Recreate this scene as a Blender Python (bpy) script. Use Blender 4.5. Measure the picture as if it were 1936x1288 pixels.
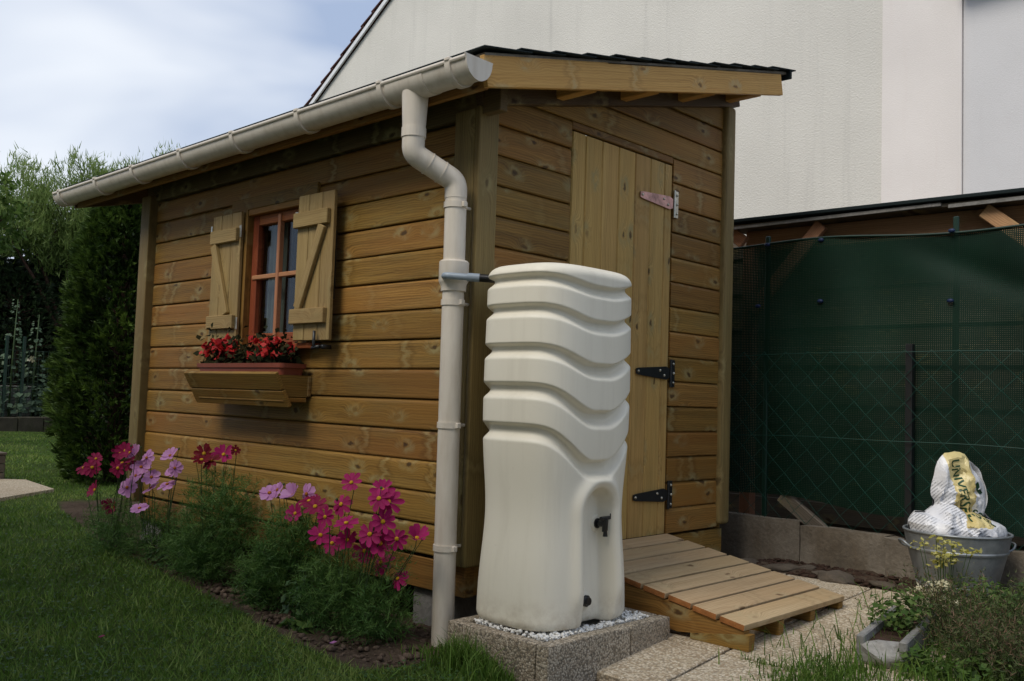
import bpy, bmesh, math, random
import numpy as np
from mathutils import Matrix, Vector, noise as mnoise
from mathutils.bvhtree import BVHTree

random.seed(11)
RNG = np.random.default_rng(11)
SC = bpy.context.scene
COL = SC.collection
for _o in list(bpy.data.objects):
    bpy.data.objects.remove(_o)

# ------------------------------------------------------------------ camera
CAM_POS = Vector((2.5431, -2.4299, 0.8895))
YAW, PITCH, ROLL, FPX = 0.76548, 0.06206, 0.03248, 1768.9
_rz = Matrix.Rotation(YAW, 3, 'Z') @ Matrix.Rotation(PITCH, 3, 'X')
_c, _s = math.cos(ROLL), math.sin(ROLL)
_right = _rz @ Vector((_c, 0, _s)); _up = _rz @ Vector((-_s, 0, _c)); _back = _rz @ Vector((0, -1, 0))
_m = Matrix((( _right.x, _up.x, _back.x, CAM_POS.x), (_right.y, _up.y, _back.y, CAM_POS.y),
             (_right.z, _up.z, _back.z, CAM_POS.z), (0, 0, 0, 1)))
cd = bpy.data.cameras.new('camera'); cam = bpy.data.objects.new('camera', cd); COL.objects.link(cam)
cam.matrix_world = _m
cd.sensor_width = 36; cd.lens = FPX / 1936 * 36; cd.clip_start = .05; cd.clip_end = 500
SC.camera = cam

# ------------------------------------------------------------------ world, sun, exposure
SUN_EL, SUN_AZ = math.radians(50), math.radians(180)      # azimuth clockwise from +Y
w = bpy.data.worlds.new('World'); SC.world = w; w.use_nodes = True
nt = w.node_tree; nt.nodes.clear()
def wn(t, **k):
    n = nt.nodes.new(t)
    for a, b in k.items(): setattr(n, a, b)
    return n
sky = wn('ShaderNodeTexSky', sky_type='NISHITA', sun_disc=False, sun_elevation=SUN_EL, sun_rotation=SUN_AZ)
sky.air_density = 1.0; sky.dust_density = 1.5
tc = wn('ShaderNodeTexCoord')
mp = wn('ShaderNodeMapping'); mp.inputs['Scale'].default_value = (1.2, 1.2, 3.2); mp.inputs['Location'].default_value = (5.7, 1.1, 2.3)
mp.inputs['Rotation'].default_value = (.25, .1, .3)
nz = wn('ShaderNodeTexNoise'); nz.inputs['Scale'].default_value = 1.5; nz.inputs['Detail'].default_value = 4; nz.inputs['Roughness'].default_value = .5; nz.inputs['Distortion'].default_value = .4
rp = wn('ShaderNodeValToRGB')
rp.color_ramp.elements[0].position = .41; rp.color_ramp.elements[0].color = (3.8, 4.7, 6.5, 1)
rp.color_ramp.elements[1].position = .65; rp.color_ramp.elements[1].color = (8.5, 8.9, 9.5, 1)
mx = wn('ShaderNodeMix', data_type='RGBA'); mx.inputs[0].default_value = .88
bg = wn('ShaderNodeBackground'); bg.inputs['Strength'].default_value = .1
ow = wn('ShaderNodeOutputWorld')
nt.links.new(tc.outputs['Generated'], mp.inputs['Vector']); nt.links.new(mp.outputs[0], nz.inputs['Vector'])
nt.links.new(nz.outputs['Fac'], rp.inputs[0])
nt.links.new(sky.outputs[0], mx.inputs[6]); nt.links.new(rp.outputs[0], mx.inputs[7])
nt.links.new(mx.outputs[2], bg.inputs['Color']); nt.links.new(bg.outputs[0], ow.inputs[0])

sl = bpy.data.lights.new('sun', 'SUN'); sl.energy = 2.0; sl.angle = math.radians(28); sl.color = (1, .93, .82)
so = bpy.data.objects.new('sun', sl); COL.objects.link(so)
_sd = Vector((math.sin(SUN_AZ) * math.cos(SUN_EL), math.cos(SUN_AZ) * math.cos(SUN_EL), math.sin(SUN_EL)))
so.rotation_euler = _sd.to_track_quat('Z', 'Y').to_euler(); so.location = (0, -6, 12)

vs = SC.view_settings
vs.view_transform = 'Standard'; vs.look = 'None'; vs.gamma = 1; vs.exposure = 0.2; vs.use_curve_mapping = False
SC.render.engine = 'CYCLES'
SC.cycles.max_bounces = 6; SC.cycles.diffuse_bounces = 3; SC.cycles.glossy_bounces = 2; SC.cycles.transmission_bounces = 3; SC.cycles.transparent_max_bounces = 8

# ------------------------------------------------------------------ material helpers
class NB:
    def __init__(s, name):
        s.m = bpy.data.materials.new(name); s.m.use_nodes = True
        s.t = s.m.node_tree; s.t.nodes.clear()
        s.out = s.n('ShaderNodeOutputMaterial'); s.b = s.n('ShaderNodeBsdfPrincipled')
        s.l(s.b.outputs[0], s.out.inputs[0])
    def n(s, t, **k):
        x = s.t.nodes.new(t)
        for a, b in k.items(): setattr(x, a, b)
        return x
    def l(s, a, b): s.t.links.new(a, b)
    def set(s, sock, v):
        if hasattr(v, 'node'): s.l(v, sock)
        else: sock.default_value = v
    def math(s, op, a, b=0.0, c=None, clamp=False):
        x = s.n('ShaderNodeMath', operation=op, use_clamp=clamp); s.set(x.inputs[0], a); s.set(x.inputs[1], b)
        if c is not None: s.set(x.inputs[2], c)
        return x.outputs[0]
    def noise(s, vec, scale, detail=4, rough=.5, dist=0.0, col=False):
        x = s.n('ShaderNodeTexNoise'); s.l(vec, x.inputs['Vector'])
        x.inputs['Scale'].default_value = scale; x.inputs['Detail'].default_value = detail
        x.inputs['Roughness'].default_value = rough; x.inputs['Distortion'].default_value = dist
        return x.outputs['Color' if col else 'Fac']
    def voro(s, vec, scale, feat='F1', out='Distance', dim='3D', rnd=1.0):
        x = s.n('ShaderNodeTexVoronoi', voronoi_dimensions=dim, feature=feat); s.l(vec, x.inputs['Vector'])
        x.inputs['Scale'].default_value = scale; x.inputs['Randomness'].default_value = rnd
        return x.outputs[out]
    def mapv(s, vec, scale=(1, 1, 1), loc=(0, 0, 0), rot=(0, 0, 0)):
        x = s.n('ShaderNodeMapping'); s.l(vec, x.inputs['Vector'])
        s.set(x.inputs['Scale'], scale); s.set(x.inputs['Location'], loc); x.inputs['Rotation'].default_value = rot
        return x.outputs[0]
    def ramp(s, fac, *stops, interp='LINEAR'):
        x = s.n('ShaderNodeValToRGB'); s.l(fac, x.inputs[0]); cr = x.color_ramp; cr.interpolation = interp
        while len(cr.elements) < len(stops): cr.elements.new(.5)
        for e, (p, c) in zip(cr.elements, stops):
            e.position = p; e.color = (*c, 1) if len(c) == 3 else c
        return x.outputs[0]
    def mr(s, v, a, b, c=0.0, d=1.0):
        x = s.n('ShaderNodeMapRange'); s.l(v, x.inputs[0])
        for i, q in enumerate((a, b, c, d)): x.inputs[i + 1].default_value = q
        return x.outputs[0]
    def mix(s, f, a, b, mode='MIX'):
        x = s.n('ShaderNodeMix', data_type='RGBA', blend_type=mode)
        s.set(x.inputs[0], f); 
        for i, v in ((6, a), (7, b)):
            if hasattr(v, 'node'): s.l(v, x.inputs[i])
            else: x.inputs[i].default_value = (*v, 1)
        return x.outputs[2]
    def obj(s): return s.n('ShaderNodeTexCoord').outputs['Object']
    def rand(s): return s.n('ShaderNodeObjectInfo').outputs['Random']
    def shifted(s, amt=23.0):
        v = s.n('ShaderNodeVectorMath', operation='ADD'); s.l(s.obj(), v.inputs[0])
        c = s.n('ShaderNodeCombineXYZ'); r = s.rand()
        s.l(s.math('MULTIPLY', r, amt), c.inputs[0]); s.l(s.math('MULTIPLY', r, amt * .37), c.inputs[1]); s.l(s.math('MULTIPLY', r, amt * 1.7), c.inputs[2])
        s.l(c.outputs[0], v.inputs[1]); return v.outputs[0]
    def bump(s, h, strength=.3, dist=.01):
        x = s.n('ShaderNodeBump'); s.l(h, x.inputs['Height']); x.inputs['Strength'].default_value = strength; x.inputs['Distance'].default_value = dist
        s.l(x.outputs[0], s.b.inputs['Normal']); return x
    def fin(s, col, rough=.6, spec=.3, **k):
        s.set(s.b.inputs['Base Color'], col if hasattr(col, 'node') else (*col, 1))
        s.set(s.b.inputs['Roughness'], rough); s.b.inputs['Specular IOR Level'].default_value = spec
        for a, v in k.items(): s.set(s.b.inputs[a], v)
        return s.m

def plain(name, col, rough=.6, spec=.3, var=.12, scale=6, bump=0, metallic=0.0):
    s = NB(name); v = s.shifted()
    n1 = s.noise(v, scale, 5); n2 = s.noise(v, scale * 9, 3)
    f = s.math('ADD', s.math('MULTIPLY', n1, .7), s.math('MULTIPLY', n2, .3))
    lo = tuple(c * (1 - var * 1.6) for c in col); hi = tuple(min(1, c * (1 + var * 1.6)) for c in col)
    c = s.ramp(f, (.3, lo), (.7, hi))
    if bump: s.bump(n2, bump, .004)
    return s.fin(c, rough, spec, Metallic=metallic)

def wood(name, dark, light, red, knotc=(.05, .028, .012), pale=(.33, .27, .12), green=(.17, .145, .055), gfac=.3, rough=.62, vscale=1.0, knots=1.0, hue=.012, val=.18):
    """board wood: local X is the grain direction, Z the width"""
    s = NB(name); v = s.shifted()
    # knots (2D voronoi in the face plane)
    sx = s.n('ShaderNodeSeparateXYZ'); s.l(v, sx.inputs[0])
    kw = s.noise(s.mapv(v, (9, 14, 14)), 1.7, 4, .6, 0, True); kx = s.n('ShaderNodeSeparateColor'); s.l(kw, kx.inputs[0])
    cb = s.n('ShaderNodeCombineXYZ'); s.l(s.math('ADD', s.math('MULTIPLY', sx.outputs[0], 3.3), s.math('MULTIPLY', kx.outputs[0], .2)), cb.inputs[0]); s.l(s.math('ADD', s.math('MULTIPLY', sx.outputs[2], 6.6), s.math('MULTIPLY', kx.outputs[1], .26)), cb.inputs[1])
    kn = s.voro(cb.outputs[0], 1.0, 'F1', 'Distance', '2D', .95)
    swirl = s.mr(kn, 0, .33, 1, 0)
    g = s.n('ShaderNodeVectorMath', operation='ADD'); s.l(v, g.inputs[0])
    c2 = s.n('ShaderNodeCombineXYZ'); s.l(s.math('MULTIPLY', s.math('MULTIPLY', swirl, swirl), .055), c2.inputs[2]); s.l(c2.outputs[0], g.inputs[1])
    gv = g.outputs[0]
    n1 = s.noise(s.mapv(gv, (.9, 20, 34)), 1.7 * vscale, 5, .6, .45)
    n2 = s.noise(s.mapv(gv, (4, 90, 190)), 1.3, 3, .6)
    wv = s.n('ShaderNodeTexWave', wave_type='BANDS', bands_direction='Z'); s.l(s.mapv(gv, (.35, .6, 1)), wv.inputs['Vector'])
    wv.inputs['Scale'].default_value = 30; wv.inputs['Distortion'].default_value = 5; wv.inputs['Detail'].default_value = 2; wv.inputs['Detail Scale'].default_value = 1.2
    f = s.math('ADD', s.math('MULTIPLY', n1, .5), s.math('ADD', s.math('MULTIPLY', n2, .36), s.math('MULTIPLY', wv.outputs['Fac'], .14)))
    c = s.ramp(f, (.30, tuple(a * .9 for a in dark)), (.5, tuple((a + b) * .5 for a, b in zip(dark, light))), (.68, light))
    # broad tonal drift: red-brown and greenish treatment
    br = s.noise(s.mapv(v, (.9, 3, 3)), 1.4, 3)
    c = s.mix(s.mr(br, .45, .75, 0, .75), c, red)
    gr = s.noise(s.mapv(v, (1.6, 6, 8), (7, 3, 1)), 1.8, 4)
    c = s.mix(s.mr(gr, .5, .78, 0, gfac), c, green)
    # pale halo + knot core
    hal = s.math('MULTIPLY', s.math('MULTIPLY', s.mr(kn, .05, .10, .2, 1), s.mr(kn, .10, .24, 1, 0)), s.mr(kx.outputs[2], .42, .58, .15, 1))
    c = s.mix(s.math('MULTIPLY', hal, s.mr(gr, .3, .6, .35 * knots, 1.0 * knots)), c, pale)
    # branch whorls: pale greenish streaks that cross the board beside the knots
    wn_ = s.noise(s.mapv(v, (7, 3, 26)), 1.0, 4, .65); vw = s.n('ShaderNodeTexVoronoi', voronoi_dimensions='1D', feature='F1'); vw.inputs['Scale'].default_value = 1.0
    s.l(s.math('ADD', s.math('MULTIPLY', sx.outputs[0], 2.3), s.math('MULTIPLY', wn_, .42)), vw.inputs['W']); wc = s.n('ShaderNodeSeparateColor'); s.l(vw.outputs['Color'], wc.inputs[0])
    wp = s.mr(wc.outputs[1], .35, .7, 0, 1); wl = s.math('MULTIPLY', s.mr(vw.outputs['Distance'], .0, .055, 1, 0), wp)
    wd_ = s.math('MULTIPLY', s.math('MULTIPLY', s.mr(vw.outputs['Distance'], .03, .06, 0, 1), s.mr(vw.outputs['Distance'], .06, .12, 1, 0)), wp)
    c = s.mix(s.math('MULTIPLY', wd_, .35 * knots), c, tuple(a * .55 for a in dark)); c = s.mix(s.math('MULTIPLY', wl, s.mr(gr, .3, .65, .1 * knots, .75 * knots)), c, pale)
    core = s.mr(kn, .035, .075, 1, 0)
    pick = s.voro(cb.outputs[0], 1.0, 'F1', 'Color', '2D', .95); px = s.n('ShaderNodeSeparateColor'); s.l(pick, px.inputs[0])
    core = s.math('MULTIPLY', core, s.mr(px.outputs[0], .1, .5, 0, .85 * knots))
    c = s.mix(core, c, knotc)
    # per board tone
    r = s.rand(); hv = s.n('ShaderNodeHueSaturation'); s.l(c, hv.inputs['Color']); s.l(s.mr(r, 0, 1, 1 - val, 1 + val * .85), hv.inputs['Value'])
    s.l(s.mr(s.math('FRACT', s.math('MULTIPLY', r, 7.3)), 0, 1, .5 - hue, .5 + hue * .6), hv.inputs['Hue'])
    s.bump(s.math('ADD', s.math('MULTIPLY', n2, .6), s.math('MULTIPLY', n1, .7)), .28, .004)
    return s.fin(hv.outputs[0], rough, .28)

M = {}
M['clad'] = wood('treated_pine_cladding', (.145, .073, .014), (.355, .20, .045), (.285, .130, .024), gfac=.36, val=.22, hue=.009)
M['post'] = wood('treated_pine_post', (.15, .10, .034), (.29, .21, .08), (.20, .13, .044), gfac=.5, knots=.7)
M['doorw'] = wood('treated_pine_door', (.34, .20, .055), (.60, .40, .135), (.48, .285, .08), gfac=.25, val=.08, hue=.006)
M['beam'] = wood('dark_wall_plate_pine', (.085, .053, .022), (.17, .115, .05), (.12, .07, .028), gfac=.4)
M['fascia'] = wood('yellow_pine_fascia', (.50, .25, .06), (.70, .42, .125), (.60, .32, .085), gfac=.08, val=.05, hue=.004, knotc=(.16, .08, .03), pale=(.52, .4, .2))
M['ramp'] = wood('ramp_decking_pine', (.36, .245, .125), (.56, .42, .25), (.50, .34, .18), gfac=.12, val=.08, hue=.004, knotc=(.13, .075, .035), pale=(.45, .35, .2))
M['endgrain'] = plain('end_grain_wood', (.33, .13, .04), .7, .2, .25, 30)
M['shutw'] = wood('shutter_pine', (.25, .165, .06), (.43, .31, .13), (.32, .205, .075), gfac=.35, knots=.4, val=.07, hue=.004)
M['redw'] = wood('red_stained_window_wood', (.21, .055, .015), (.36, .115, .035), (.29, .08, .022), gfac=0, knots=0)
M['munt'] = wood('pale_muntin_wood', (.36, .15, .07), (.48, .23, .12), (.42, .18, .085), gfac=0, knots=0)
M['pinkw'] = wood('pale_rough_lumber', (.32, .155, .075), (.52, .30, .16), (.42, .2, .10), gfac=.05, knots=.6)
M['oldw'] = wood('weathered_grey_wood', (.10, .085, .065), (.2, .17, .13), (.13, .10, .07), gfac=.2)

def pvc():
    s = NB('sand_pvc'); v = s.obj()
    n = s.noise(v, 3, 4); d = s.noise(s.mapv(v, (6, 6, 1)), 4, 5, .6)
    c = s.mix(s.mr(d, .45, .75, 0, .55), s.ramp(n, (.3, (.67, .605, .51)), (.7, (.74, .675, .575))), (.50, .42, .32))
    return s.fin(c, .38, .4)
M['pvc'] = pvc()
def tankm():
    s = NB('cream_rotomoulded_plastic'); v = s.obj()
    n = s.noise(v, 2.2, 4); f = s.noise(v, 260, 2)
    c = s.ramp(n, (.3, (.80, .745, .61)), (.72, (.84, .79, .66)))
    st = s.noise(s.mapv(v, (9, 9, .8)), 2.2, 5, .6)
    c = s.mix(s.mr(st, .52, .8, 0, .35), c, (.62, .565, .45))
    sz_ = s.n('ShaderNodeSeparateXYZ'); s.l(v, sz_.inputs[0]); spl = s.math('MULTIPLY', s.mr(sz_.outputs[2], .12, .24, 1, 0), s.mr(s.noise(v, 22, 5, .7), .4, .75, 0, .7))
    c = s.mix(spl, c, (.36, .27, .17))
    sp2 = s.mr(s.noise(v, 38, 3, .7), .68, .8, 0, .35); c = s.mix(sp2, c, (.55, .50, .40))
    s.bump(f, .12, .0012)
    return s.fin(c, .46, .38)
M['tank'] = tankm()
M['blackp'] = plain('black_plastic', (.012, .012, .013), .35, .5)
M['greyp'] = plain('grey_hose_plastic', (.27, .32, .37), .35, .5)
M['dark'] = plain('shade_black_backing', (.012, .010, .008), .9, .1)  # near-black backing: shade of gaps and shed interior put into the colour
M['zinc'] = plain('zinc_plated_steel', (.52, .50, .42), .32, .6, .25, 40, 0, .85)
M['iridescent'] = plain('pinkish_plated_steel', (.52, .30, .27), .38, .5, .35, 25, 0, .6)
M['blackm'] = plain('black_painted_steel', (.012, .013, .014), .4, .5)
M['whitep'] = plain('white_painted_metal', (.75, .76, .78), .5, .4, .05)
def shingle():
    s = NB('black_mineral_felt'); v = s.obj(); n = s.noise(v, 400, 2); n2 = s.noise(v, 5, 4)
    s.bump(n, .5, .003)
    return s.fin(s.mix(n2, s.ramp(n, (.35, (.006, .009, .010)), (.7, (.035, .05, .052))), (.012, .02, .02)), .9, .2)
M['felt'] = shingle()
def aggregate(name, c0, c1, c2, scale=130, joint=(.2, .19, .17), dirt=(.12, .1, .07), dfac=.4):
    s = NB(name); v = s.shifted(5)
    d = s.voro(v, scale); col = s.voro(v, scale, 'F1', 'Color'); cx = s.n('ShaderNodeSeparateColor'); s.l(col, cx.inputs[0])
    c = s.ramp(cx.outputs[0], (0, c0), (.5, c1), (1, c2))
    c = s.mix(s.mr(d, .45, .8, 0, 1), c, joint)
    n = s.noise(v, 5, 5, .65); n3 = s.noise(v, 1.6, 3)
    c = s.mix(s.mr(n, .48, .8, 0, dfac), c, dirt)
    c = s.mix(s.mr(n3, .35, .65, 0, .45), c, s.mix(.5, c, (.5, .36, .2), 'MULTIPLY'))
    s.bump(s.math('SUBTRACT', 1.0, d), .55, .004)
    return s.fin(c, .85, .25)
M['slab'] = aggregate('washed_aggregate_slab', (.36, .27, .17), (.55, .46, .33), (.74, .66, .52), 120, (.3, .25, .18), (.24, .17, .1), .35)
M['block'] = aggregate('exposed_aggregate_block', (.25, .20, .14), (.42, .35, .26), (.6, .53, .42), 150, (.16, .14, .11), (.09, .085, .06), .6)
def concrete(name, a, b, moss=(.05, .05, .025)):
    s = NB(name); v = s.shifted(5); n = s.noise(v, 4, 7, .62); n2 = s.noise(v, 60, 4, .6); n3 = s.noise(s.mapv(v, (3, 3, .8)), 2.5, 5, .6)
    c = s.ramp(n, (.3, a), (.7, b)); c = s.mix(s.mr(n3, .45, .75, 0, .65), c, moss)
    c = s.mix(s.mr(n2, .35, .7, .3, 0), c, (.03, .028, .022))
    s.bump(s.math('ADD', n, s.math('MULTIPLY', n2, .5)), .6, .012)
    return s.fin(c, .92, .2)
M['conc'] = concrete('old_mossy_concrete', (.13, .11, .085), (.29, .25, .20), (.12, .085, .05))
M['concg'] = concrete('grey_cast_concrete', (.20, .195, .18), (.36, .35, .33), (.13, .12, .1))
M['stoneb'] = concrete('brown_field_stone', (.085, .068, .052), (.19, .155, .12), (.08, .06, .04))
M['edge'] = concrete('dark_mossy_edging', (.035, .03, .022), (.085, .075, .055), (.04, .045, .018))
M['stone'] = concrete('rough_pale_stone', (.30, .285, .26), (.55, .53, .5), (.2, .19, .17))
def stucco(name, c, streak, bscale=55, bs=.6):
    s = NB(name); v = s.obj(); n = s.noise(v, bscale, 3, .6, .5); n2 = s.noise(v, .8, 4)
    st = s.noise(s.mapv(v, (5, 5, .28)), 1.5, 6, .62); st2 = s.noise(s.mapv(v, (22, 22, .7), (3, 1, 7)), 1.2, 4, .6)
    lo = tuple(x * .93 for x in c); hi = tuple(min(1, x * 1.05) for x in c)
    k = s.ramp(n2, (.3, lo), (.7, hi))
    f = s.math('MULTIPLY', s.mr(st, .5, .72, 0, 1), s.mr(st2, .42, .68, .1, 1))
    k = s.mix(s.math('MULTIPLY', f, .42), k, streak)
    s.bump(n, bs, .012)
    return s.fin(k, .93, .15)
M['stucco'] = stucco('cream_stucco', (.685, .66, .60), (.40, .39, .36))
M['stucco_p'] = stucco('pink_white_stucco', (.80, .75, .71), (.72, .60, .55), 90, .25)
M['stucco_g'] = stucco('pale_grey_stucco', (.70, .69, .69), (.6, .59, .59), 90, .25)
M['tile'] = plain('dark_red_roof_tile', (.075, .032, .026), .85, .2, .3, 10)
def ground_mat():
    s = NB('lawn_and_soil'); v = s.obj()
    at = s.n('ShaderNodeAttribute', attribute_name='soil'); soil = at.outputs['Fac']
    n = s.noise(v, 3, 6, .65); n2 = s.noise(v, 60, 4, .7); n3 = s.noise(v, 1.1, 4)
    g = s.ramp(s.math('ADD', s.math('MULTIPLY', n, .5), s.math('MULTIPLY', n2, .5)), (.3, (.018, .03, .006)), (.55, (.045, .075, .014)), (.75, (.09, .12, .03)))
    g = s.mix(s.mr(n3, .5, .75, 0, .35), g, (.085, .085, .03))
    e = s.ramp(s.math('ADD', s.math('MULTIPLY', n, .55), s.math('MULTIPLY', n2, .45)), (.3, (.035, .024, .016)), (.52, (.085, .06, .042)), (.75, (.17, .125, .09)))
    f = s.math('ADD', soil, s.math('MULTIPLY', s.math('SUBTRACT', n, .5), .9))
    c = s.mix(s.mr(f, .35, .6), g, e)
    s.bump(s.math('ADD', n2, n), .8, .02)
    return s.fin(c, .95, .12)
M['ground'] = ground_mat()
M['clod'] = plain('soil_clods', (.105, .075, .055), .95, .1, .35, 20, .5)
M['bark'] = plain('dark_bark_mulch', (.05, .03, .022), .95, .1, .4, 20, .5)
M['gravelw'] = plain('white_marble_gravel', (.80, .78, .73), .7, .3, .12, 25)
def leafm(name, a, b, c, trans=.25, rough=.55, scale=5.0, spec=.25):
    """foliage colour varies per leaf (stored attribute) and per clump"""
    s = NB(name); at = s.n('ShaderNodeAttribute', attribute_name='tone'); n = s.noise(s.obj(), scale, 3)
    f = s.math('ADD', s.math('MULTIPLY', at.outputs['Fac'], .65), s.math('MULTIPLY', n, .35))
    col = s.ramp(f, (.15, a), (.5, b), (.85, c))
    s.fin(col, rough, spec)
    t = s.n('ShaderNodeBsdfTranslucent'); s.l(col, t.inputs['Color'])
    m_ = s.n('ShaderNodeMixShader'); m_.inputs[0].default_value = trans
    s.l(s.b.outputs[0], m_.inputs[1]); s.l(t.outputs[0], m_.inputs[2]); s.l(m_.outputs[0], s.out.inputs[0])
    return s.m
M['grass'] = leafm('grass_blades', (.046, .098, .013), (.122, .225, .031), (.28, .34, .095), .35, .6, 1.5)
M['thuja'] = leafm('thuja_foliage', (.010, .022, .004), (.032, .064, .010), (.10, .165, .025), .25)
M['thujab'] = leafm('bright_thuja_foliage', (.02, .042, .008), (.055, .105, .018), (.12, .19, .04), .3)
M['leafd'] = leafm('dark_tree_leaves', (.006, .012, .005), (.018, .036, .013), (.05, .085, .03), .25)
M['leafm'] = leafm('mid_tree_leaves', (.045, .09, .016), (.11, .19, .042), (.26, .35, .10), .5)
M['tamar'] = leafm('feathery_tree_leaves', (.09, .15, .036), (.19, .275, .075), (.32, .40, .14), .5)
M['cosf'] = leafm('cosmos_fern_foliage', (.018, .052, .011), (.062, .142, .029), (.17, .28, .07), .38)
M['weed'] = leafm('broad_weed_leaves', (.02, .046, .015), (.048, .10, .032), (.095, .16, .055), .3)
M['herb'] = leafm('bright_herb_leaves', (.035, .075, .014), (.085, .16, .033), (.19, .26, .075), .4)
M['heath'] = leafm('heather_sprigs', (.035, .055, .02), (.08, .11, .038), (.16, .17, .07), .25)
M['heathf'] = leafm('dry_heather_heads', (.10, .06, .04), (.19, .115, .075), (.28, .18, .12), .2)
M['holly'] = leafm('hollyhock_leaves', (.03, .055, .03), (.07, .115, .065), (.13, .19, .11), .25)
M['yellowf'] = leafm('yellow_herb_flowers', (.28, .26, .05), (.45, .42, .10), (.62, .58, .22), .3)
M['creamf'] = leafm('cream_flowers', (.5, .46, .28), (.68, .63, .42), (.8, .74, .55), .3)
M['stem'] = plain('green_stems', (.05, .085, .03), .6, .3)
M['begl'] = leafm('bronze_begonia_leaves', (.010, .012, .005), (.024, .026, .010), (.055, .05, .02), .15, .75, 5.0, .08)
M['begf'] = leafm('red_begonia_petals', (.30, .006, .008), (.50, .014, .016), (.66, .05, .045), .25)
def petalm(name, a, b):
    s = NB(name); at = s.n('ShaderNodeAttribute', attribute_name='tone'); n = s.noise(s.shifted(), 30, 3)
    col = s.ramp(s.math('ADD', s.math('MULTIPLY', at.outputs['Fac'], .6), s.math('MULTIPLY', n, .4)), (.2, a), (.8, b))
    s.fin(col, .6, .2); t = s.n('ShaderNodeBsdfTranslucent'); s.l(col, t.inputs['Color'])
    m_ = s.n('ShaderNodeMixShader'); m_.inputs[0].default_value = .35
    s.l(s.b.outputs[0], m_.inputs[1]); s.l(t.outputs[0], m_.inputs[2]); s.l(m_.outputs[0], s.out.inputs[0]); return s.m
M['pm'] = petalm('magenta_petals', (.30, .008, .085), (.50, .025, .17))
M['pp'] = petalm('pale_pink_petals', (.50, .20, .46), (.72, .38, .68))
M['pw'] = petalm('wine_red_petals', (.20, .006, .045), (.34, .015, .085))
M['pd'] = petalm('dark_crimson_petals', (.11, .004, .010), (.22, .010, .022))
M['yolk'] = plain('yellow_flower_centre', (.50, .28, .02), .8, .1, .3, 200)
M['brownc'] = plain('orange_brown_flower_centre', (.35, .12, .02), .8, .1, .3, 200)
M['terra'] = plain('terracotta_plastic', (.24, .062, .036), .5, .35, .1)
def glassm():
    s = NB('window_glass'); s.t.nodes.remove(s.b)
    lw = s.n('ShaderNodeLayerWeight'); fr = s.n('ShaderNodeMath', operation='MULTIPLY_ADD'); s.l(s.math('POWER', lw.outputs['Facing'], 4.0), fr.inputs[0]); fr.inputs[1].default_value = .6; fr.inputs[2].default_value = .03
    tr = s.n('ShaderNodeBsdfTransparent'); tr.inputs[0].default_value = (.85, .9, .88, 1)
    gl = s.n('ShaderNodeBsdfGlossy'); gl.inputs['Roughness'].default_value = .02
    m_ = s.n('ShaderNodeMixShader'); s.l(fr.outputs[0], m_.inputs[0]); s.l(tr.outputs[0], m_.inputs[1]); s.l(gl.outputs[0], m_.inputs[2]); s.l(m_.outputs[0], s.out.inputs[0]); return s.m
M['glass'] = glassm()
M['curtain'] = plain('sheer_grey_curtain', (.13, .13, .12), .9, .1, .1, 12)
def screenm():
    s = NB('green_woven_screen'); v = s.obj(); sx = s.n('ShaderNodeSeparateXYZ'); s.l(v, sx.inputs[0])
    fx = s.math('FRACT', s.math('MULTIPLY', sx.outputs[0], 110.)); fz = s.math('FRACT', s.math('MULTIPLY', sx.outputs[2], 110.))
    hole = s.math('MULTIPLY', s.math('LESS_THAN', fx, .34), s.math('LESS_THAN', fz, .34))
    n = s.noise(v, 2, 4); c = s.ramp(n, (.3, (.003, .014, .008)), (.7, (.006, .028, .016)))
    s.bump(s.math('MULTIPLY', s.math('PINGPONG', fz, .5), s.math('PINGPONG', fx, .5)), .4, .003)
    s.fin(c, .6, .15)
    tr = s.n('ShaderNodeBsdfTransparent'); m_ = s.n('ShaderNodeMixShader'); s.l(hole, m_.inputs[0]); s.l(s.b.outputs[0], m_.inputs[1]); s.l(tr.outputs[0], m_.inputs[2]); s.l(m_.outputs[0], s.out.inputs[0]); return s.m
M['screen'] = screenm()
M['gwire'] = plain('green_coated_wire', (.010, .058, .043), .5, .3)
M['dgreen'] = plain('dark_green_painted_tube', (.006, .028, .018), .45, .4)
M['bluec'] = plain('blue_tie', (.010, .022, .07), .5, .3)
M['galv'] = (lambda s: (lambda v: s.fin(s.mix(s.mr(s.noise(v, 14, 6, .7), .3, .7), (.20, .22, .235), (.36, .38, .395)), s.mr(s.noise(v, 30, 4), .3, .7, .38, .6), .5, Metallic=.55))(s.obj()))(NB('galvanised_steel'))
def bagm():
    s = NB('printed_compost_bag'); v = s.obj(); at = s.n('ShaderNodeAttribute', attribute_name='print'); sp = s.n('ShaderNodeSeparateColor'); s.l(at.outputs['Color'], sp.inputs[0])
    n = s.noise(v, 18, 4)
    white = s.ramp(n, (.3, (.66, .67, .71)), (.7, (.78, .78, .80)))
    yel = s.ramp(s.noise(v, 9, 3), (.3, (.55, .42, .15)), (.7, (.70, .60, .30)))
    rot = s.mapv(v, (1, 1, 1), (0, 0, 0), (0, .75, 0)); sx = s.n('ShaderNodeSeparateXYZ'); s.l(rot, sx.inputs[0])
    line = s.math('LESS_THAN', s.math('FRACT', s.math('MULTIPLY', sx.outputs[2], 85.)), .42)
    gap = s.math('GREATER_THAN', s.noise(s.mapv(rot, (90, 90, 85)), 1.0, 1), .42)
    tx = s.math('MULTIPLY', s.math('MULTIPLY', line, gap), sp.outputs[1])
    c = s.mix(s.mr(sp.outputs[0], .45, .55), white, yel)
    c = s.mix(s.math('MULTIPLY', tx, .55), c, (.10, .11, .13))
    s.bump(s.noise(v, 25, 4, .6, 1.0), .5, .01)
    return s.fin(c, .33, .45)
M['bag'] = bagm()
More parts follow.
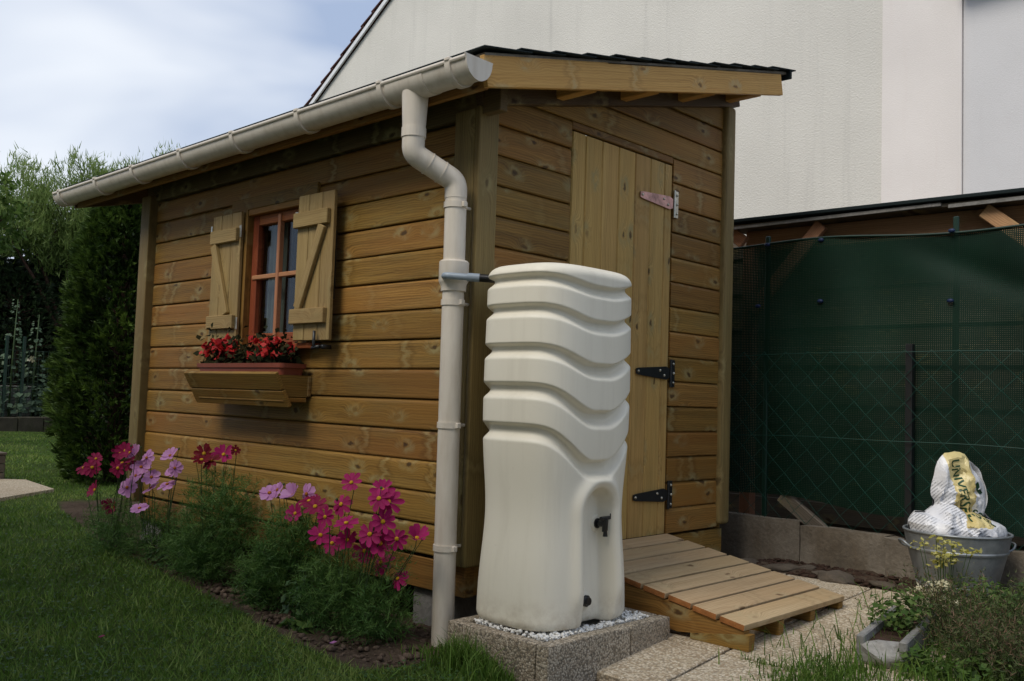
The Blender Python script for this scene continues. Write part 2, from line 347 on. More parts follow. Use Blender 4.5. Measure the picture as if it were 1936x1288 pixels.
M['ink'] = plain('dark_green_print', (.015, .06, .025), .4, .4)

# ------------------------------------------------------------------ mesh helpers
def tag(o, label=None, cat=None, group=None, kind=None):
    if label: o['label'] = label
    if cat: o['category'] = cat
    if group: o['group'] = group
    if kind: o['kind'] = kind
    return o
def thing(name, label, cat, loc=(0, 0, 0), group=None):
    o = bpy.data.objects.new(name, None); COL.objects.link(o); o.location = loc; o.empty_display_size = .1
    bpy.context.view_layer.update()
    return tag(o, label, cat, group)
def wloc(p):
    return p.matrix_world.translation if p.parent is None else (wloc(p.parent) + p.location if not p.get('_rot') else p.matrix_world.translation)
def link(name, me, mat, parent=None, mw=None, smooth=False):
    o = bpy.data.objects.new(name, me); COL.objects.link(o)
    if mat is not None and not me.materials: me.materials.append(mat)
    if smooth:
        me.polygons.foreach_set('use_smooth', np.ones(len(me.polygons), bool))
    mw = mw if mw is not None else Matrix.Identity(4)
    if parent is not None:
        o.parent = parent
        o.matrix_parent_inverse = Matrix.Identity(4)
        o.matrix_basis = WM[parent.name].inverted() @ mw if parent.name in WM else Matrix.Translation(-Vector(parent.location)) @ mw
    else:
        o.matrix_basis = mw
    WM[o.name] = mw.copy()
    return o
WM = {}
def pymesh(verts, faces, name='mesh'):
    me = bpy.data.meshes.new(name); me.from_pydata([tuple(v) for v in verts], [], faces); me.update(); return me
def npmesh(V, F, tone=None, name='mesh'):
    """V (n,3) float, F (m,k) int: fast mesh of equal-sided faces"""
    me = bpy.data.meshes.new(name); n, (m, k) = len(V), F.shape
    me.vertices.add(n); me.vertices.foreach_set('co', np.ascontiguousarray(V, np.float32).ravel())
    me.loops.add(m * k); me.loops.foreach_set('vertex_index', np.ascontiguousarray(F, np.int32).ravel())
    me.polygons.add(m); me.polygons.foreach_set('loop_start', np.arange(0, m * k, k, dtype=np.int32)); me.polygons.foreach_set('loop_total', np.full(m, k, np.int32))
    me.update(calc_edges=True)
    if tone is not None:
        a = me.attributes.new('tone', 'FLOAT', 'POINT'); a.data.foreach_set('value', np.ascontiguousarray(tone, np.float32))
    return me
def frame(origin, xdir, zdir):
    x = Vector(xdir).normalized(); z = Vector(zdir); z = (z - x * z.dot(x)).normalized(); y = z.cross(x)
    return Matrix(((x.x, y.x, z.x, origin[0]), (x.y, y.y, z.y, origin[1]), (x.z, y.z, z.z, origin[2]), (0, 0, 0, 1)))
def bevelbox(sx, sy, sz, bev=.003, seg=1, off=(0, 0, 0)):
    bm = bmesh.new(); bmesh.ops.create_cube(bm, size=1)
    bmesh.ops.scale(bm, vec=(sx, sy, sz), verts=bm.verts)
    if bev: bmesh.ops.bevel(bm, geom=list(bm.edges), offset=min(bev, .45 * min(sx, sy, sz)), segments=seg, profile=.6, affect='EDGES')
    bmesh.ops.translate(bm, vec=off, verts=bm.verts)
    me = bpy.data.meshes.new('box'); bm.to_mesh(me); bm.free(); return me
def board(name, parent, L, Wd, T, origin, xdir, zdir, mat, bev=.003, seg=1, jit=0.0):
    """plank: origin at its face corner; local X length, Z width, face at y=0, thickness behind (+y)"""
    me = bevelbox(L, T, Wd, bev, seg, (L / 2, T / 2, Wd / 2))
    mw = frame(origin, xdir, zdir)
    if jit: mw = mw @ Matrix.Translation((0, random.uniform(-jit, jit), 0))
    return link(name, me, mat, parent, mw, seg > 1)
def extrude(profile, L):
    """profile list of (y,z), extruded along +X with caps"""
    n = len(profile); V = [(0, y, z) for y, z in profile] + [(L, y, z) for y, z in profile]
    F = [(i, (i + 1) % n, n + (i + 1) % n, n + i) for i in range(n)] + [tuple(range(n - 1, -1, -1)), tuple(range(n, 2 * n))]
    return pymesh(V, F)
def fixnormals(me):
    bm = bmesh.new(); bm.from_mesh(me); bmesh.ops.recalc_face_normals(bm, faces=bm.faces); bm.to_mesh(me); bm.free(); return me
def box(name, parent, x0, x1, y0, y1, z0, z1, mat, bev=.003, seg=1):
    c = ((x0 + x1) / 2, (y0 + y1) / 2, (z0 + z1) / 2)
    return link(name, bevelbox(x1 - x0, y1 - y0, z1 - z0, bev, seg), mat, parent, Matrix.Translation(c), seg > 1)
def sweep(path, rad, seg=20, cap=True, closed=False):
    P = [Vector(p) for p in path]; n = len(P); V = []; F = []
    R = rad if hasattr(rad, '__len__') else [rad] * n
    t0 = (P[1] - P[0]).normalized(); u = t0.orthogonal().normalized()
    for i in range(n):
        if closed: t = (P[(i + 1) % n] - P[i - 1]).normalized()
        else: t = ((P[min(i + 1, n - 1)] - P[i]).normalized() + (P[i] - P[max(i - 1, 0)]).normalized()).normalized() if 0 < i < n - 1 else ((P[1] - P[0]) if i == 0 else (P[-1] - P[-2])).normalized()
        u = (u - t * u.dot(t)).normalized(); v = t.cross(u)
        for k in range(seg):
            a = 2 * math.pi * k / seg; V.append(P[i] + (u * math.cos(a) + v * math.sin(a)) * R[i])
    rng = n if closed else n - 1
    for i in range(rng):
        j = (i + 1) % n
        for k in range(seg): F.append((i * seg + k, i * seg + (k + 1) % seg, j * seg + (k + 1) % seg, j * seg + k))
    if cap and not closed: F += [tuple(range(seg - 1, -1, -1)), tuple((n - 1) * seg + k for k in range(seg))]
    return pymesh(V, F)
def smoothpath(pts, rad=.05, n=6):
    P = [Vector(p) for p in pts]; out = [P[0]]
    for i in range(1, len(P) - 1):
        a = (P[i - 1] - P[i]); b = (P[i + 1] - P[i]); r = min(rad, a.length * .48, b.length * .48)
        A = P[i] + a.normalized() * r; B = P[i] + b.normalized() * r
        for k in range(n + 1):
            t = k / n; out.append(A * (1 - t) ** 2 + P[i] * 2 * t * (1 - t) + B * t * t)
    return out + [P[-1]]
def autosmooth(o, deg=35):
    me = o.data; me.polygons.foreach_set('use_smooth', np.ones(len(me.polygons), bool))
    me.set_sharp_from_angle(angle=math.radians(deg)); return o
def join(meshes):
    """several meshes (mesh, matrix) into one mesh"""
    bm = bmesh.new()
    for me, mw in meshes:
        t = me.copy(); t.transform(mw); bm.from_mesh(t); bpy.data.meshes.remove(t)
    me = bpy.data.meshes.new('joined'); bm.to_mesh(me); bm.free(); return me
def sstep(a, b, x):
    t = np.clip((x - a) / (b - a), 0, 1); return t * t * (3 - 2 * t)
def zg(y):           # patio level: rises towards the shed door, flat at the fence
    y = np.asarray(y, float)
    return np.clip(np.where(y < .5, .047 + .1 * (y - .5), .047 + .054 * (y - .5)), -.033, .112)
I4 = Matrix.Identity(4)
T4 = Matrix.Translation
# ================================================================== GROUND
BED = [(-5.2, .4), (-4.3, .20), (-2.9, -.12), (-2.07, -.24), (-1.16, -.36), (-.44, -.48), (0, -.53), (.13, -.53), (.16, -.2), (.6, -.2)]
def bed_edge(x):
    return np.interp(x, [p[0] for p in BED], [p[1] for p in BED])
def soil_mask(x, y):
    m1 = sstep(-.06, .06, y - bed_edge(x)) * sstep(-5.2, -4.2, x) * (x < .62)
    patio = sstep(.5, .62, x) * (y > -.35)
    strip = (y > 1.6) * (x > -3.5)
    rbed = sstep(1.12, 1.3, x) * (y > .35)
    return np.clip(m1 + strip + patio * .9 + rbed, 0, 1)
def gh(x, y):
    x = np.asarray(x, float); y = np.asarray(y, float)
    pw = sstep(.42, .62, x) * sstep(-1.2, -.5, y); back = sstep(.1, .5, y) * sstep(-.35, .0, x)
    k = np.maximum(pw, back)
    h = k * (zg(y) - .04)
    h = h + .02 * np.sin(x * 1.3 + 1) * np.sin(y * 1.7) * (1 - k) * sstep(1, 3, np.hypot(x, y + .3))
    h = h + .035 * sstep(1.65, 1.8, y) * sstep(.0, .2, x)
    return h
def make_ground():
    xs = np.concatenate([np.arange(-22, -6, .5), np.arange(-6, 3.4, .05), np.arange(3.4, 8, .5)])
    ys = np.concatenate([np.arange(-8, -3.2, .4), np.arange(-3.2, 2.6, .05), np.arange(2.6, 10, .5)])
    X, Y = np.meshgrid(xs, ys, indexing='ij'); Z = gh(X, Y); S = soil_mask(X, Y)
    nzv = np.array([mnoise.noise(Vector((a * 9, b * 9, 0))) + .6 * mnoise.noise(Vector((a * 24, b * 24, 3))) for a, b in zip(X.ravel(), Y.ravel())]).reshape(X.shape)
    Z = Z + nzv * (.004 + .02 * S)
    V = np.stack([X, Y, Z], -1).reshape(-1, 3); nx, ny = X.shape
    i = (np.arange(nx - 1)[:, None] * ny + np.arange(ny - 1)[None, :]).ravel()
    F = np.stack([i, i + ny, i + ny + 1, i + 1], 1)
    me = npmesh(V, F); a = me.attributes.new('soil', 'FLOAT', 'POINT'); a.data.foreach_set('value', S.ravel().astype(np.float32))
    o = link('ground', me, M['ground'], None, I4, True); tag(o, kind='structure')
    f = link('far_ground', pymesh([(-160, -160, -.06), (160, -160, -.06), (160, 160, -.06), (-160, 160, -.06)], [(0, 1, 2, 3)]), M['ground']); tag(f, kind='structure')
make_ground()

def blades(P, h, wd, lean=.6, seg2=False, curl=0.0):
    """grass blades as single triangles: positions P (n,3), heights h, widths wd"""
    n = len(P); a = RNG.uniform(0, 2 * np.pi, n); la = RNG.uniform(0, 2 * np.pi, n); ln = RNG.uniform(0, lean, n) * h
    dx = np.stack([np.cos(a), np.sin(a), np.zeros(n)], 1) * (wd / 2)[:, None]
    tip = P + np.stack([np.cos(la) * ln, np.sin(la) * ln, h], 1)
    if not seg2:
        V = np.stack([P - dx, P + dx, tip], 1).reshape(-1, 3); F = np.arange(3 * n).reshape(n, 3); k = 3
    else:
        mid = P + np.stack([np.cos(la) * ln * .35, np.sin(la) * ln * .35, h * .6], 1)
        tip = tip - np.array([0, 0, 1]) * (curl * h)[:, None]
        V = np.stack([P - dx, P + dx, mid + dx * .7, mid - dx * .7, tip], 1).reshape(-1, 3)
        b = np.arange(n)[:, None] * 5
        F = np.concatenate([b + [0, 1, 2], b + [0, 2, 3], b + [3, 2, 4]]); k = 5
    return V, F, np.repeat(RNG.uniform(0, 1, n), k)
def make_lawn():
    n = 330000
    r = np.exp(RNG.uniform(np.log(1.6), np.log(19), n)); th = YAW + np.pi / 2 + RNG.uniform(-.32, .85, n)
    x = CAM_POS.x + r * np.cos(th); y = CAM_POS.y + r * np.sin(th)
    rn = np.array([mnoise.noise(Vector((a * 2.5, b * 2.5, 7))) for a, b in zip(x, y)])
    s = soil_mask(x, y)
    ok = (s + rn * .55 + RNG.uniform(-.12, .12, n) < .42) & ~((x > .56) & (y > -.6)) & ~((x > -2.9) & (y > -.05)) & ~((x > .1) & (x < .62) & (y > -.2)) & (y < 6)
    ok &= ~((x < -4.95) & (x > -6.5) & (y > .02 - .56 * (x + 5.0) * 0 - .0) & (y < .58) & (x + 5.0 < -(.0) - (y) * .85))
    x, y, r, rn = x[ok], y[ok], r[ok], rn[ok]; n = len(x)
    P = np.stack([x, y, gh(x, y) - .004], 1)
    h = RNG.uniform(.012, .038, n) * (1 + rn * .7) * np.where(RNG.random(n) < .03, 1.8, 1.0); wd = np.clip(.0024 + r * .00065, 0, .012)
    V, F, t = blades(P, h, wd * RNG.uniform(.8, 1.6, n), 1.3)
    rb = np.array([mnoise.noise(Vector((a * .9, b * .9, 2))) for a, b in zip(x, y)]); dry = (RNG.random(n) < .035) * .8
    t = np.clip(t * .7 + .12 + np.repeat(rn * .45 + rb * .45 + dry, 3), 0, 1)
    o = link('lawn_grass', npmesh(V, F, t), M['grass']); tag(o, 'short mown green lawn grass left of the shed', 'grass', kind='stuff')
    # clover leaves lying in the lawn
    k = RNG.random(n) < .16; Q = P[k]; m = len(Q); sz = RNG.uniform(.0025, .0055, m) * (1 + r[k] * .05)
    a = RNG.uniform(0, 6.28, m); u = np.stack([np.cos(a), np.sin(a), RNG.uniform(-.3, .3, m)], 1) * sz[:, None]; v = np.stack([-np.sin(a), np.cos(a), RNG.uniform(-.3, .3, m)], 1) * sz[:, None]
    Q = Q + np.stack([np.zeros(m), np.zeros(m), RNG.uniform(.012, .03, m)], 1)
    V = np.stack([Q - u - v, Q + u - v * .6, Q + u * .8 + v, Q - u * .7 + v], 1).reshape(-1, 3)
    o = link('lawn_clover', npmesh(V, np.arange(4 * m).reshape(m, 4), np.repeat(RNG.uniform(.1, .8, m), 4)), M['weed']); tag(o, 'clover leaves scattered through the short lawn', 'clover', kind='stuff')
    # longer tufts along the plinth foot
    n2 = 900; x = RNG.normal(.33, .12, n2); y = -.225 - np.abs(RNG.normal(0, .05, n2)); P = np.stack([x, y, gh(x, y)], 1)
    h = RNG.uniform(.02, .11, n2) * np.exp(-((x - .28) / .16) ** 2) + .03
    V, F, t = blades(P, h, np.full(n2, .0045), .9, True, RNG.uniform(0, .3, n2))
    o = link('grass_tuft', npmesh(V, F, t * .7), M['grass']); tag(o, 'long grass tuft against the front of the block plinth', 'grass tuft', kind='stuff')
make_lawn()
def rocks(n, pts, size, flat=.7):
    base = bmesh.new(); bmesh.ops.create_icosphere(base, subdivisions=1, radius=1); bv = np.array([v.co for v in base.verts]); bf = np.array([[v.index for v in f.verts] for f in base.faces]); base.free()
    Vs = []; 
    for i in range(n):
        q = bv * (1 + RNG.uniform(-.28, .28, (len(bv), 1))) * RNG.uniform(.65, 1.3, 3)
        R = np.array(Matrix.Rotation(random.uniform(0, 6.28), 3, Vector((random.gauss(0, 1), random.gauss(0, 1), random.gauss(0, 1))).normalized()))
        q = (q @ R.T) * size[i]; q[:, 2] *= flat; Vs.append(q + pts[i])
    V = np.concatenate(Vs); F = np.concatenate([bf + i * len(bv) for i in range(n)])
    return npmesh(V, F)
def make_clods():
    n = 1500; x = RNG.uniform(-3.2, .5, n); e = bed_edge(x); y = e + .04 + RNG.uniform(0, 1, n) ** 1.6 * (.0 - e)
    ok = ~((x > .1) & (y > -.22)); x, y = x[ok], y[ok]; n = len(x)
    sz = RNG.uniform(.004, .017, n) * RNG.uniform(.5, 1.3, n); P = np.stack([x, y, gh(x, y) + sz * .3], 1)
    o = link('soil_clods', rocks(n, P, sz), M['clod']); tag(o, 'crumbly brown soil clods in the flower bed', 'soil', kind='stuff')
    n = 900; x = RNG.uniform(-.1, 1.5, n); y = RNG.uniform(1.72, 2.08, n); sz = RNG.uniform(.004, .02, n); P = np.stack([x, y, gh(x, y) + sz * .2], 1)
    o = link('bark_mulch', rocks(n, P, sz, .5), M['bark']); tag(o, 'dark bark and soil crumbs below the fence wall', 'mulch', kind='stuff')
    for i, (x, y, s_) in enumerate([(.15, 1.82, .07), (.33, 1.80, .09), (.52, 1.84, .06), (.62, 1.78, .11), (.42, 1.90, .06), (.82, 1.80, .06)]):
        me = rocks(1, np.array([[0, 0, 0]]), np.array([s_]), .33)
        bm = bmesh.new(); bm.from_mesh(me); bmesh.ops.subdivide_edges(bm, edges=bm.edges, cuts=2, use_grid_fill=True)
        for v in bm.verts: v.co += Vector((mnoise.noise(v.co * 22), mnoise.noise(v.co * 22 + Vector((5, 0, 0))), mnoise.noise(v.co * 22 + Vector((0, 7, 0))) * .5)) * s_ * .16
        bm.to_mesh(me); bm.free()
        o = link('stone', me, M['stoneb'], None, T4((x, y, float(gh(x, y)) + s_ * .08)), True)
        tag(o, 'flat grey-brown stone %s' % ['nearest the shed base in the dark soil strip', 'second from the shed in the dark soil strip', 'small, against the concrete wall foot', 'the largest one in the dark soil strip', 'half buried behind the others in the soil strip', 'small, farthest from the shed near the tub'][i], 'stone')
make_clods()

# ---- patio slabs
def make_patio():
    p = thing('patio', None, None); del_keys = [k for k in ('label', 'category') if k in p]
    p['kind'] = 'structure'
    xs = [.02, .42, .82, 1.22, 1.62, 2.02, 2.42]; ys = [-1.6, -1.18, -.77, -.36, .05, .455, .87, 1.285, 1.70]
    for i in range(len(xs) - 1):
        for j in range(len(ys) - 1):
            x0, x1, y0, y1 = xs[i], xs[i + 1], ys[j], ys[j + 1]
            if x1 < .5 and y0 < .4: continue
            if x0 < .5 and y0 < -.3: continue
            if x0 > 1.5 and y0 > .3: continue
            g = .0055
            me = bevelbox(x1 - x0 - 2 * g, y1 - y0 - 2 * g, .04, .004, 1)
            for v in me.vertices:
                yy = v.co.y + (y0 + y1) / 2; v.co.z += float(zg(yy)) - .02 + random.uniform(-.0006, .0006)
            link('slab', me, M['slab'], p, T4(((x0 + x1) / 2, (y0 + y1) / 2, random.uniform(-.0015, .0015))))
make_patio()

# ================================================================== SHED
shed = thing('garden_shed', 'treated pine garden shed with mono-pitch felt roof, shuttered window and plank door', 'shed', (-1.4, .9, .145))
ZJ = [1.838 - .12 * k for k in range(-8, 14)]      # board joints
CPROF = [(.026, 0), (.005, 0), (.0015, .0015), (0, .006), (0, .101), (.0015, .106), (.005, .111), (.010, .1155), (.0135, .118), (.026, .118)]
def clad(parent, L, origin, xdir, clip=None, hgt=.12):
    pr = CPROF if hgt > .118 else [(y, z) for y, z in CPROF if z <= hgt - .004] + [(.0, hgt), (.026, hgt)]
    me = fixnormals(extrude(pr, L)); mw = frame(origin, xdir, (0, 0, 1)) @ T4((0, random.uniform(-.0015, .0015), random.uniform(-.001, .001)))
    if clip:
        bm = bmesh.new(); bm.from_mesh(me); inv = mw.inverted(); co = inv @ Vector(clip[0]); no = inv.to_3x3() @ Vector(clip[1])
        r = bmesh.ops.bisect_plane(bm, geom=bm.verts[:] + bm.edges[:] + bm.faces[:], plane_co=co, plane_no=no, clear_outer=True)
        ed = [e for e in r['geom_cut'] if isinstance(e, bmesh.types.BMEdge)]
        if ed: bmesh.ops.edgeloop_fill(bm, edges=ed)
        bm.to_mesh(me); bm.free()
        if not me.polygons: return None
    return link('board', me, M['clad'], parent, mw)
SL = .247                                           # roof slope (dz/dy)
def roofz(y): return 2.08 + SL * (y + .2)          # underside of the roof deck
# front wall: faces -Y, x from -2.67 to -.09
fw = link('front_wall', bevelbox(2.58, .02, 1.70, 0), M['dark'], shed, T4((-1.38, .055, 1.115)))
# the hidden backing is cut out at the window opening
bm = bmesh.new()
for (x0, x1, z0, z1) in [(-2.67, -1.70, .265, 1.96), (-1.06, -.09, .265, 1.96), (-1.70, -1.06, .265, 1.11), (-1.70, -1.06, 1.80, 1.96)]:
    b_ = bevelbox(x1 - x0 - .0005, .02, z1 - z0 - .0005, 0, 1, ((x0 + x1) / 2 + 1.38, 0, (z0 + z1) / 2 - 1.115)); bm.from_mesh(b_)
bm.to_mesh(fw.data); bm.free()
for z in ZJ:
    if z < .2 or z + .12 > 2.0: continue
    if z + .115 < 1.11 or z > 1.83: clad(fw, 2.58, (-2.67, 0, z), (1, 0, 0))
    else:
        clad(fw, .97, (-2.67, 0, z), (1, 0, 0)); clad(fw, .97, (-1.06, 0, z), (1, 0, 0))
        if z < 1.11 < z + .12: clad(fw, .64, (-1.70, 0, z), (1, 0, 0), None, 1.108 - z) if 1.108 - z > .02 else None
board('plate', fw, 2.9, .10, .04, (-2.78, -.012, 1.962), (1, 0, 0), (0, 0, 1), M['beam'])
board('lintel', fw, .76, .062, .02, (-1.80, -.014, 1.789), (1, 0, 0), (0, 0, 1), M['clad'])
board('base_beam', fw, 2.70, .118, .05, (-2.70, .005, .145), (1, 0, 0), (0, 0, 1), M['clad'])
# door wall: faces +X
dw = link('door_wall', bevelbox(.02, 1.70, 1.70, 0), M['dark'], shed, T4((-.055, .93, 1.115)))
for z in ZJ:
    if z < .2: continue
    top = ((0, 0, roofz(0) - .005), (0, -SL, 1))
    if z + .005 < 2.035:
        if z + .12 < 2.04:
            clad(dw, .462, (0, .08, z), (0, 1, 0)); clad(dw, .445, (0, 1.305, z), (0, 1, 0))
        else:
            clad(dw, .462, (0, .08, z), (0, 1, 0)); clad(dw, .445, (0, 1.305, z), (0, 1, 0), top)
            h_ = z + .12 - 2.042
            if h_ > .012: board('board', dw, .757, h_ - .002, .026, (0, .545, 2.042), (0, 1, 0), (0, 0, 1), M['clad'], .004)
    elif z < roofz(1.75): clad(dw, 1.67, (0, .08, z), (0, 1, 0), top)
board('base_beam', dw, 1.80, .118, .05, (-.006, .012, .147), (0, 1, 0), (0, 0, 1), M['clad'])
bl = (1 + SL * SL) ** .5
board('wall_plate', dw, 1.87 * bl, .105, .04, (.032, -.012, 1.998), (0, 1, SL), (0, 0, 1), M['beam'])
# blind walls that close the shed
box('back_wall', shed, -2.70, -.03, 1.80, 1.83, .15, 2.45, M['clad'], 0)
bm = bmesh.new(); vs_ = [bm.verts.new(v) for v in [(-2.72, .05, .15), (-2.72, 1.79, .15), (-2.72, 1.79, roofz(1.79)), (-2.72, .05, roofz(.05))]]; f_ = bm.faces.new(vs_)
r_ = bmesh.ops.extrude_face_region(bm, geom=[f_]); bmesh.ops.translate(bm, vec=(.03, 0, 0), verts=[v for v in r_['geom'] if isinstance(v, bmesh.types.BMVert)])
me_ = bpy.data.meshes.new('side'); bm.to_mesh(me_); bm.free(); link('side_wall', fixnormals(me_), M['clad'], shed)
box('floor', shed, -2.69, -.03, .06, 1.79, .24, .26, M['oldw'], 0)
# corner posts
def post(x0, x1, y0, y1, z0, z1, bev):
    me = bevelbox(z1 - z0, y1 - y0, x1 - x0, bev, 3, ((z1 - z0) / 2, 0, 0))
    o = link('corner_post', me, M['post'], shed, frame(((x0 + x1) / 2, (y0 + y1) / 2, z0), (0, 0, 1), (1, 0, 0)), False); autosmooth(o, 40); return o
post(-.112, .0, -.025, .03, .262, 1.99, .006)
def post2(x0, x1, y0, y1, z0, z1, bev):
    me = bevelbox(z1 - z0, x1 - x0, y1 - y0, bev, 3, ((z1 - z0) / 2, 0, 0))
    o = link('corner_post', me, M['post'], shed, frame(((x0 + x1) / 2, (y0 + y1) / 2, z0), (0, 0, 1), (0, 1, 0)), False); autosmooth(o, 40); return o
post2(.001, .027, -.026, .081, .262, 1.995, .008)
post2(-.05, .028, 1.742, 1.832, .29, 2.445, .022)
post(-2.775, -2.668, -.048, .03, .24, 1.99, .006)
# roof
roof = link('roof', bevelbox(3.62, 2.17 * bl, .014, 0), M['oldw'], shed, frame((-1.57, .87, roofz(.87) + .008), (1, 0, 0), (0, -SL, 1)))
nrow = 12; dy = 2.19 / nrow
for i in range(nrow):
    y0 = -.235 + i * dy
    me = bevelbox(3.66, (dy + .06) * bl, .006, .0015)
    jitn = random.uniform(-.006, .006)
    for v in me.vertices:
        v.co.z += .0035 * mnoise.noise(Vector((v.co.x * 3, i, 0)))
    ymid = y0 + (dy + .06) / 2
    nrm = Vector((0, -SL, 1)).normalized(); tilt = Vector((0, 1, SL - .055))
    link('shingle_course', me, M['felt'], roof, frame((-1.565 + jitn, ymid, roofz(ymid) + .0255), (1, 0, 0), (0, -(SL - .055), 1)))
link('edge_flashing', extrude([(0, 0), (.0, .045), (-.012, .045), (-.012, 0)], 3.66), M['felt'], roof, T4((-3.395, 1.968, roofz(1.96) - .025)))
fas = board('fascia', shed, 2.12 * bl, .112, .022, (.24, -.195, roofz(-.195) - .108), (0, 1, SL), (0, 0, 1), M['fascia'], .002)
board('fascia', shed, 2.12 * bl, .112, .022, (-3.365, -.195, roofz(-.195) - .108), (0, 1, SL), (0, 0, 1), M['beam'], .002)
board('fascia', shed, 3.56, .11, .022, (-3.34, -.195, roofz(-.195) - .108), (1, 0, 0), (0, 0, 1), M['clad'], .002)
for y in (.40, .83, 1.28, 1.71):
    board('purlin', shed, 3.55, .097, .045, (-3.34, y, roofz(y) - .1), (1, 0, 0), (0, 0, 1), M['fascia'], .003)
# foundation blocks under the shed
for i, (x, y) in enumerate([(-.2, .12), (-1.4, .12), (-2.6, .12), (-.2, 1.65), (-2.6, 1.65), (-.16, .9)]):
    box('foundation_block', shed, x - .12, x + .12, y - .09, y + .09, -.03, .145, M['concg'], .006)

# ---- door
door = link('door', bevelbox(.012, .744, 1.74, 0), M['dark'], shed, T4((-.03, .925, 1.158)))
ed = [.553, .642, .757, .876, 1.0, 1.12, 1.235, 1.298]
for a, b in zip(ed[:-1], ed[1:]):
    pr = [(.02, 0), (.006, 0), (0, .004), (0, (b - a) - .010), (.005, (b - a) - .006), (.005, (b - a) - .001), (.02, (b - a) - .001)]
    if b - a > .1: pr = [(.02, 0), (.006, 0), (0, .005), (0, (b - a) - .007), (.006, (b - a) - .0015), (.02, (b - a) - .0015)]
    me = fixnormals(extrude(pr, 1.752)); link('plank', me, M['doorw'], door, frame((-.001, a + .0005, .281), (0, 0, 1), (0, 1, 0)) @ T4((0, 0, 0)))
# frame((0,0,1),(0,1,0)): local y = z x x = (0,1,0)x(0,0,1) = +X -> flip planks so that faces look out
for o in [c for c in door.children if c.name.startswith('plank')]:
    for v in o.data.vertices: v.co.y = -v.co.y
    o.data.flip_normals()
def strap_hinge(z, strapmat, platemat):
    pts = [(0, -.012), (.018, -.016), (.235, -.031), (.262, -.022), (.262, .022), (.235, .031), (.018, .016), (0, .012)]
    V = [(.004, 1.031 + a, z + b) for a, b in pts] + [(.0085, 1.031 + a, z + b) for a, b in pts]; n = len(pts)
    F = [tuple(range(n)), tuple(range(2 * n - 1, n - 1, -1))] + [(i, n + i, n + (i + 1) % n, (i + 1) % n) for i in range(n)]
    h = link('hinge_strap', fixnormals(pymesh(V, F)), strapmat, door)
    pl = link('hinge_plate', join([(bevelbox(.005, .028, .13, .001), T4((.0055, 1.325, z))), (sweep([(.0085, 1.304, z - .066), (.0085, 1.304, z + .066)], .0065, 10), I4)]), platemat, door); autosmooth(pl, 40)
    sc = [(1.045, 0), (1.215, .010), (1.25, -.012), (1.325, .045), (1.328, 0), (1.325, -.045)]
    me = []
    b_ = bmesh.new(); bmesh.ops.create_uvsphere(b_, u_segments=8, v_segments=5, radius=.0068); m_ = bpy.data.meshes.new('screw'); b_.to_mesh(m_); b_.free()
    for yy, dz in sc: link('screw_head', m_, M['zinc'], door, T4((.0085, yy, z + dz)), True)
strap_hinge(1.848, M['iridescent'], M['zinc']); strap_hinge(1.034, M['blackm'], M['blackm']); strap_hinge(.461, M['blackm'], M['blackm'])

# ---- window
win = link('window', bevelbox(.66, .004, .70, 0), M['dark'], shed, T4((-1.38, .30, 1.45)))  # near-black plate behind the panes stands in for the shaded interior
def wb(name, x0, x1, y0, y1, z0, z1, mat, horiz, par=None, bev=.003):
    x0 += .04; x1 += .04
    if horiz: return board(name, par or win, x1 - x0, z1 - z0, y1 - y0, (x0, y0, z0), (1, 0, 0), (0, 0, 1), mat, bev)
    return link(name, bevelbox(z1 - z0, y1 - y0, x1 - x0, bev, 1), mat, par or win, frame(((x0 + x1) / 2, (y0 + y1) / 2, (z0 + z1) / 2), (0, 0, 1), (1, 0, 0)))
wb('jamb', -1.74, -1.668, -.022, .06, 1.105, 1.789, M['clad'], False); wb('jamb', -1.172, -1.10, -.022, .06, 1.105, 1.789, M['clad'], False)
wb('head', -1.667, -1.173, -.018, .06, 1.757, 1.788, M['clad'], True)
wb('sill', -1.76, -1.03, -.045, .06, 1.085, 1.110, M['redw'], True)
# red sash
wb('sash_stile', -1.666, -1.616, .012, .05, 1.112, 1.756, M['redw'], False); wb('sash_stile', -1.224, -1.174, .012, .05, 1.112, 1.756, M['redw'], False)
wb('sash_rail', -1.615, -1.225, .014, .05, 1.707, 1.755, M['redw'], True); wb('sash_rail', -1.615, -1.225, .014, .05, 1.113, 1.168, M['redw'], True)
wb('muntin', -1.432, -1.408, .004, .03, 1.125, 1.745, M['munt'], False); wb('muntin', -1.65, -1.433, .006, .03, 1.436, 1.458, M['munt'], True); wb('muntin', -1.407, -1.19, .006, .03, 1.436, 1.458, M['munt'], True)
for x0, x1 in ((-1.614, -1.433), (-1.407, -1.226)):
    for z0, z1 in ((1.169, 1.435), (1.459, 1.706)):
        box('pane', win, x0 + .04, x1 + .04, .034, .038, z0, z1, M['glass'], 0)
for k, (x0, x1) in enumerate(((-1.59, -1.43), (-1.33, -1.17))):
    n = 28; V = []; 
    for i in range(n + 1):
        t = i / n; x = x0 + (x1 - x0) * t; y = .085 + .014 * math.sin(t * 22 + k) + .008 * math.sin(t * 47)
        V += [(x, y, 1.12), (x + .004 * math.sin(t * 9), y + .004, 1.74)]
    F = [(2 * i, 2 * i + 2, 2 * i + 3, 2 * i + 1) for i in range(n)]
    link('curtain', pymesh(V, F), M['curtain'], win, None, True)

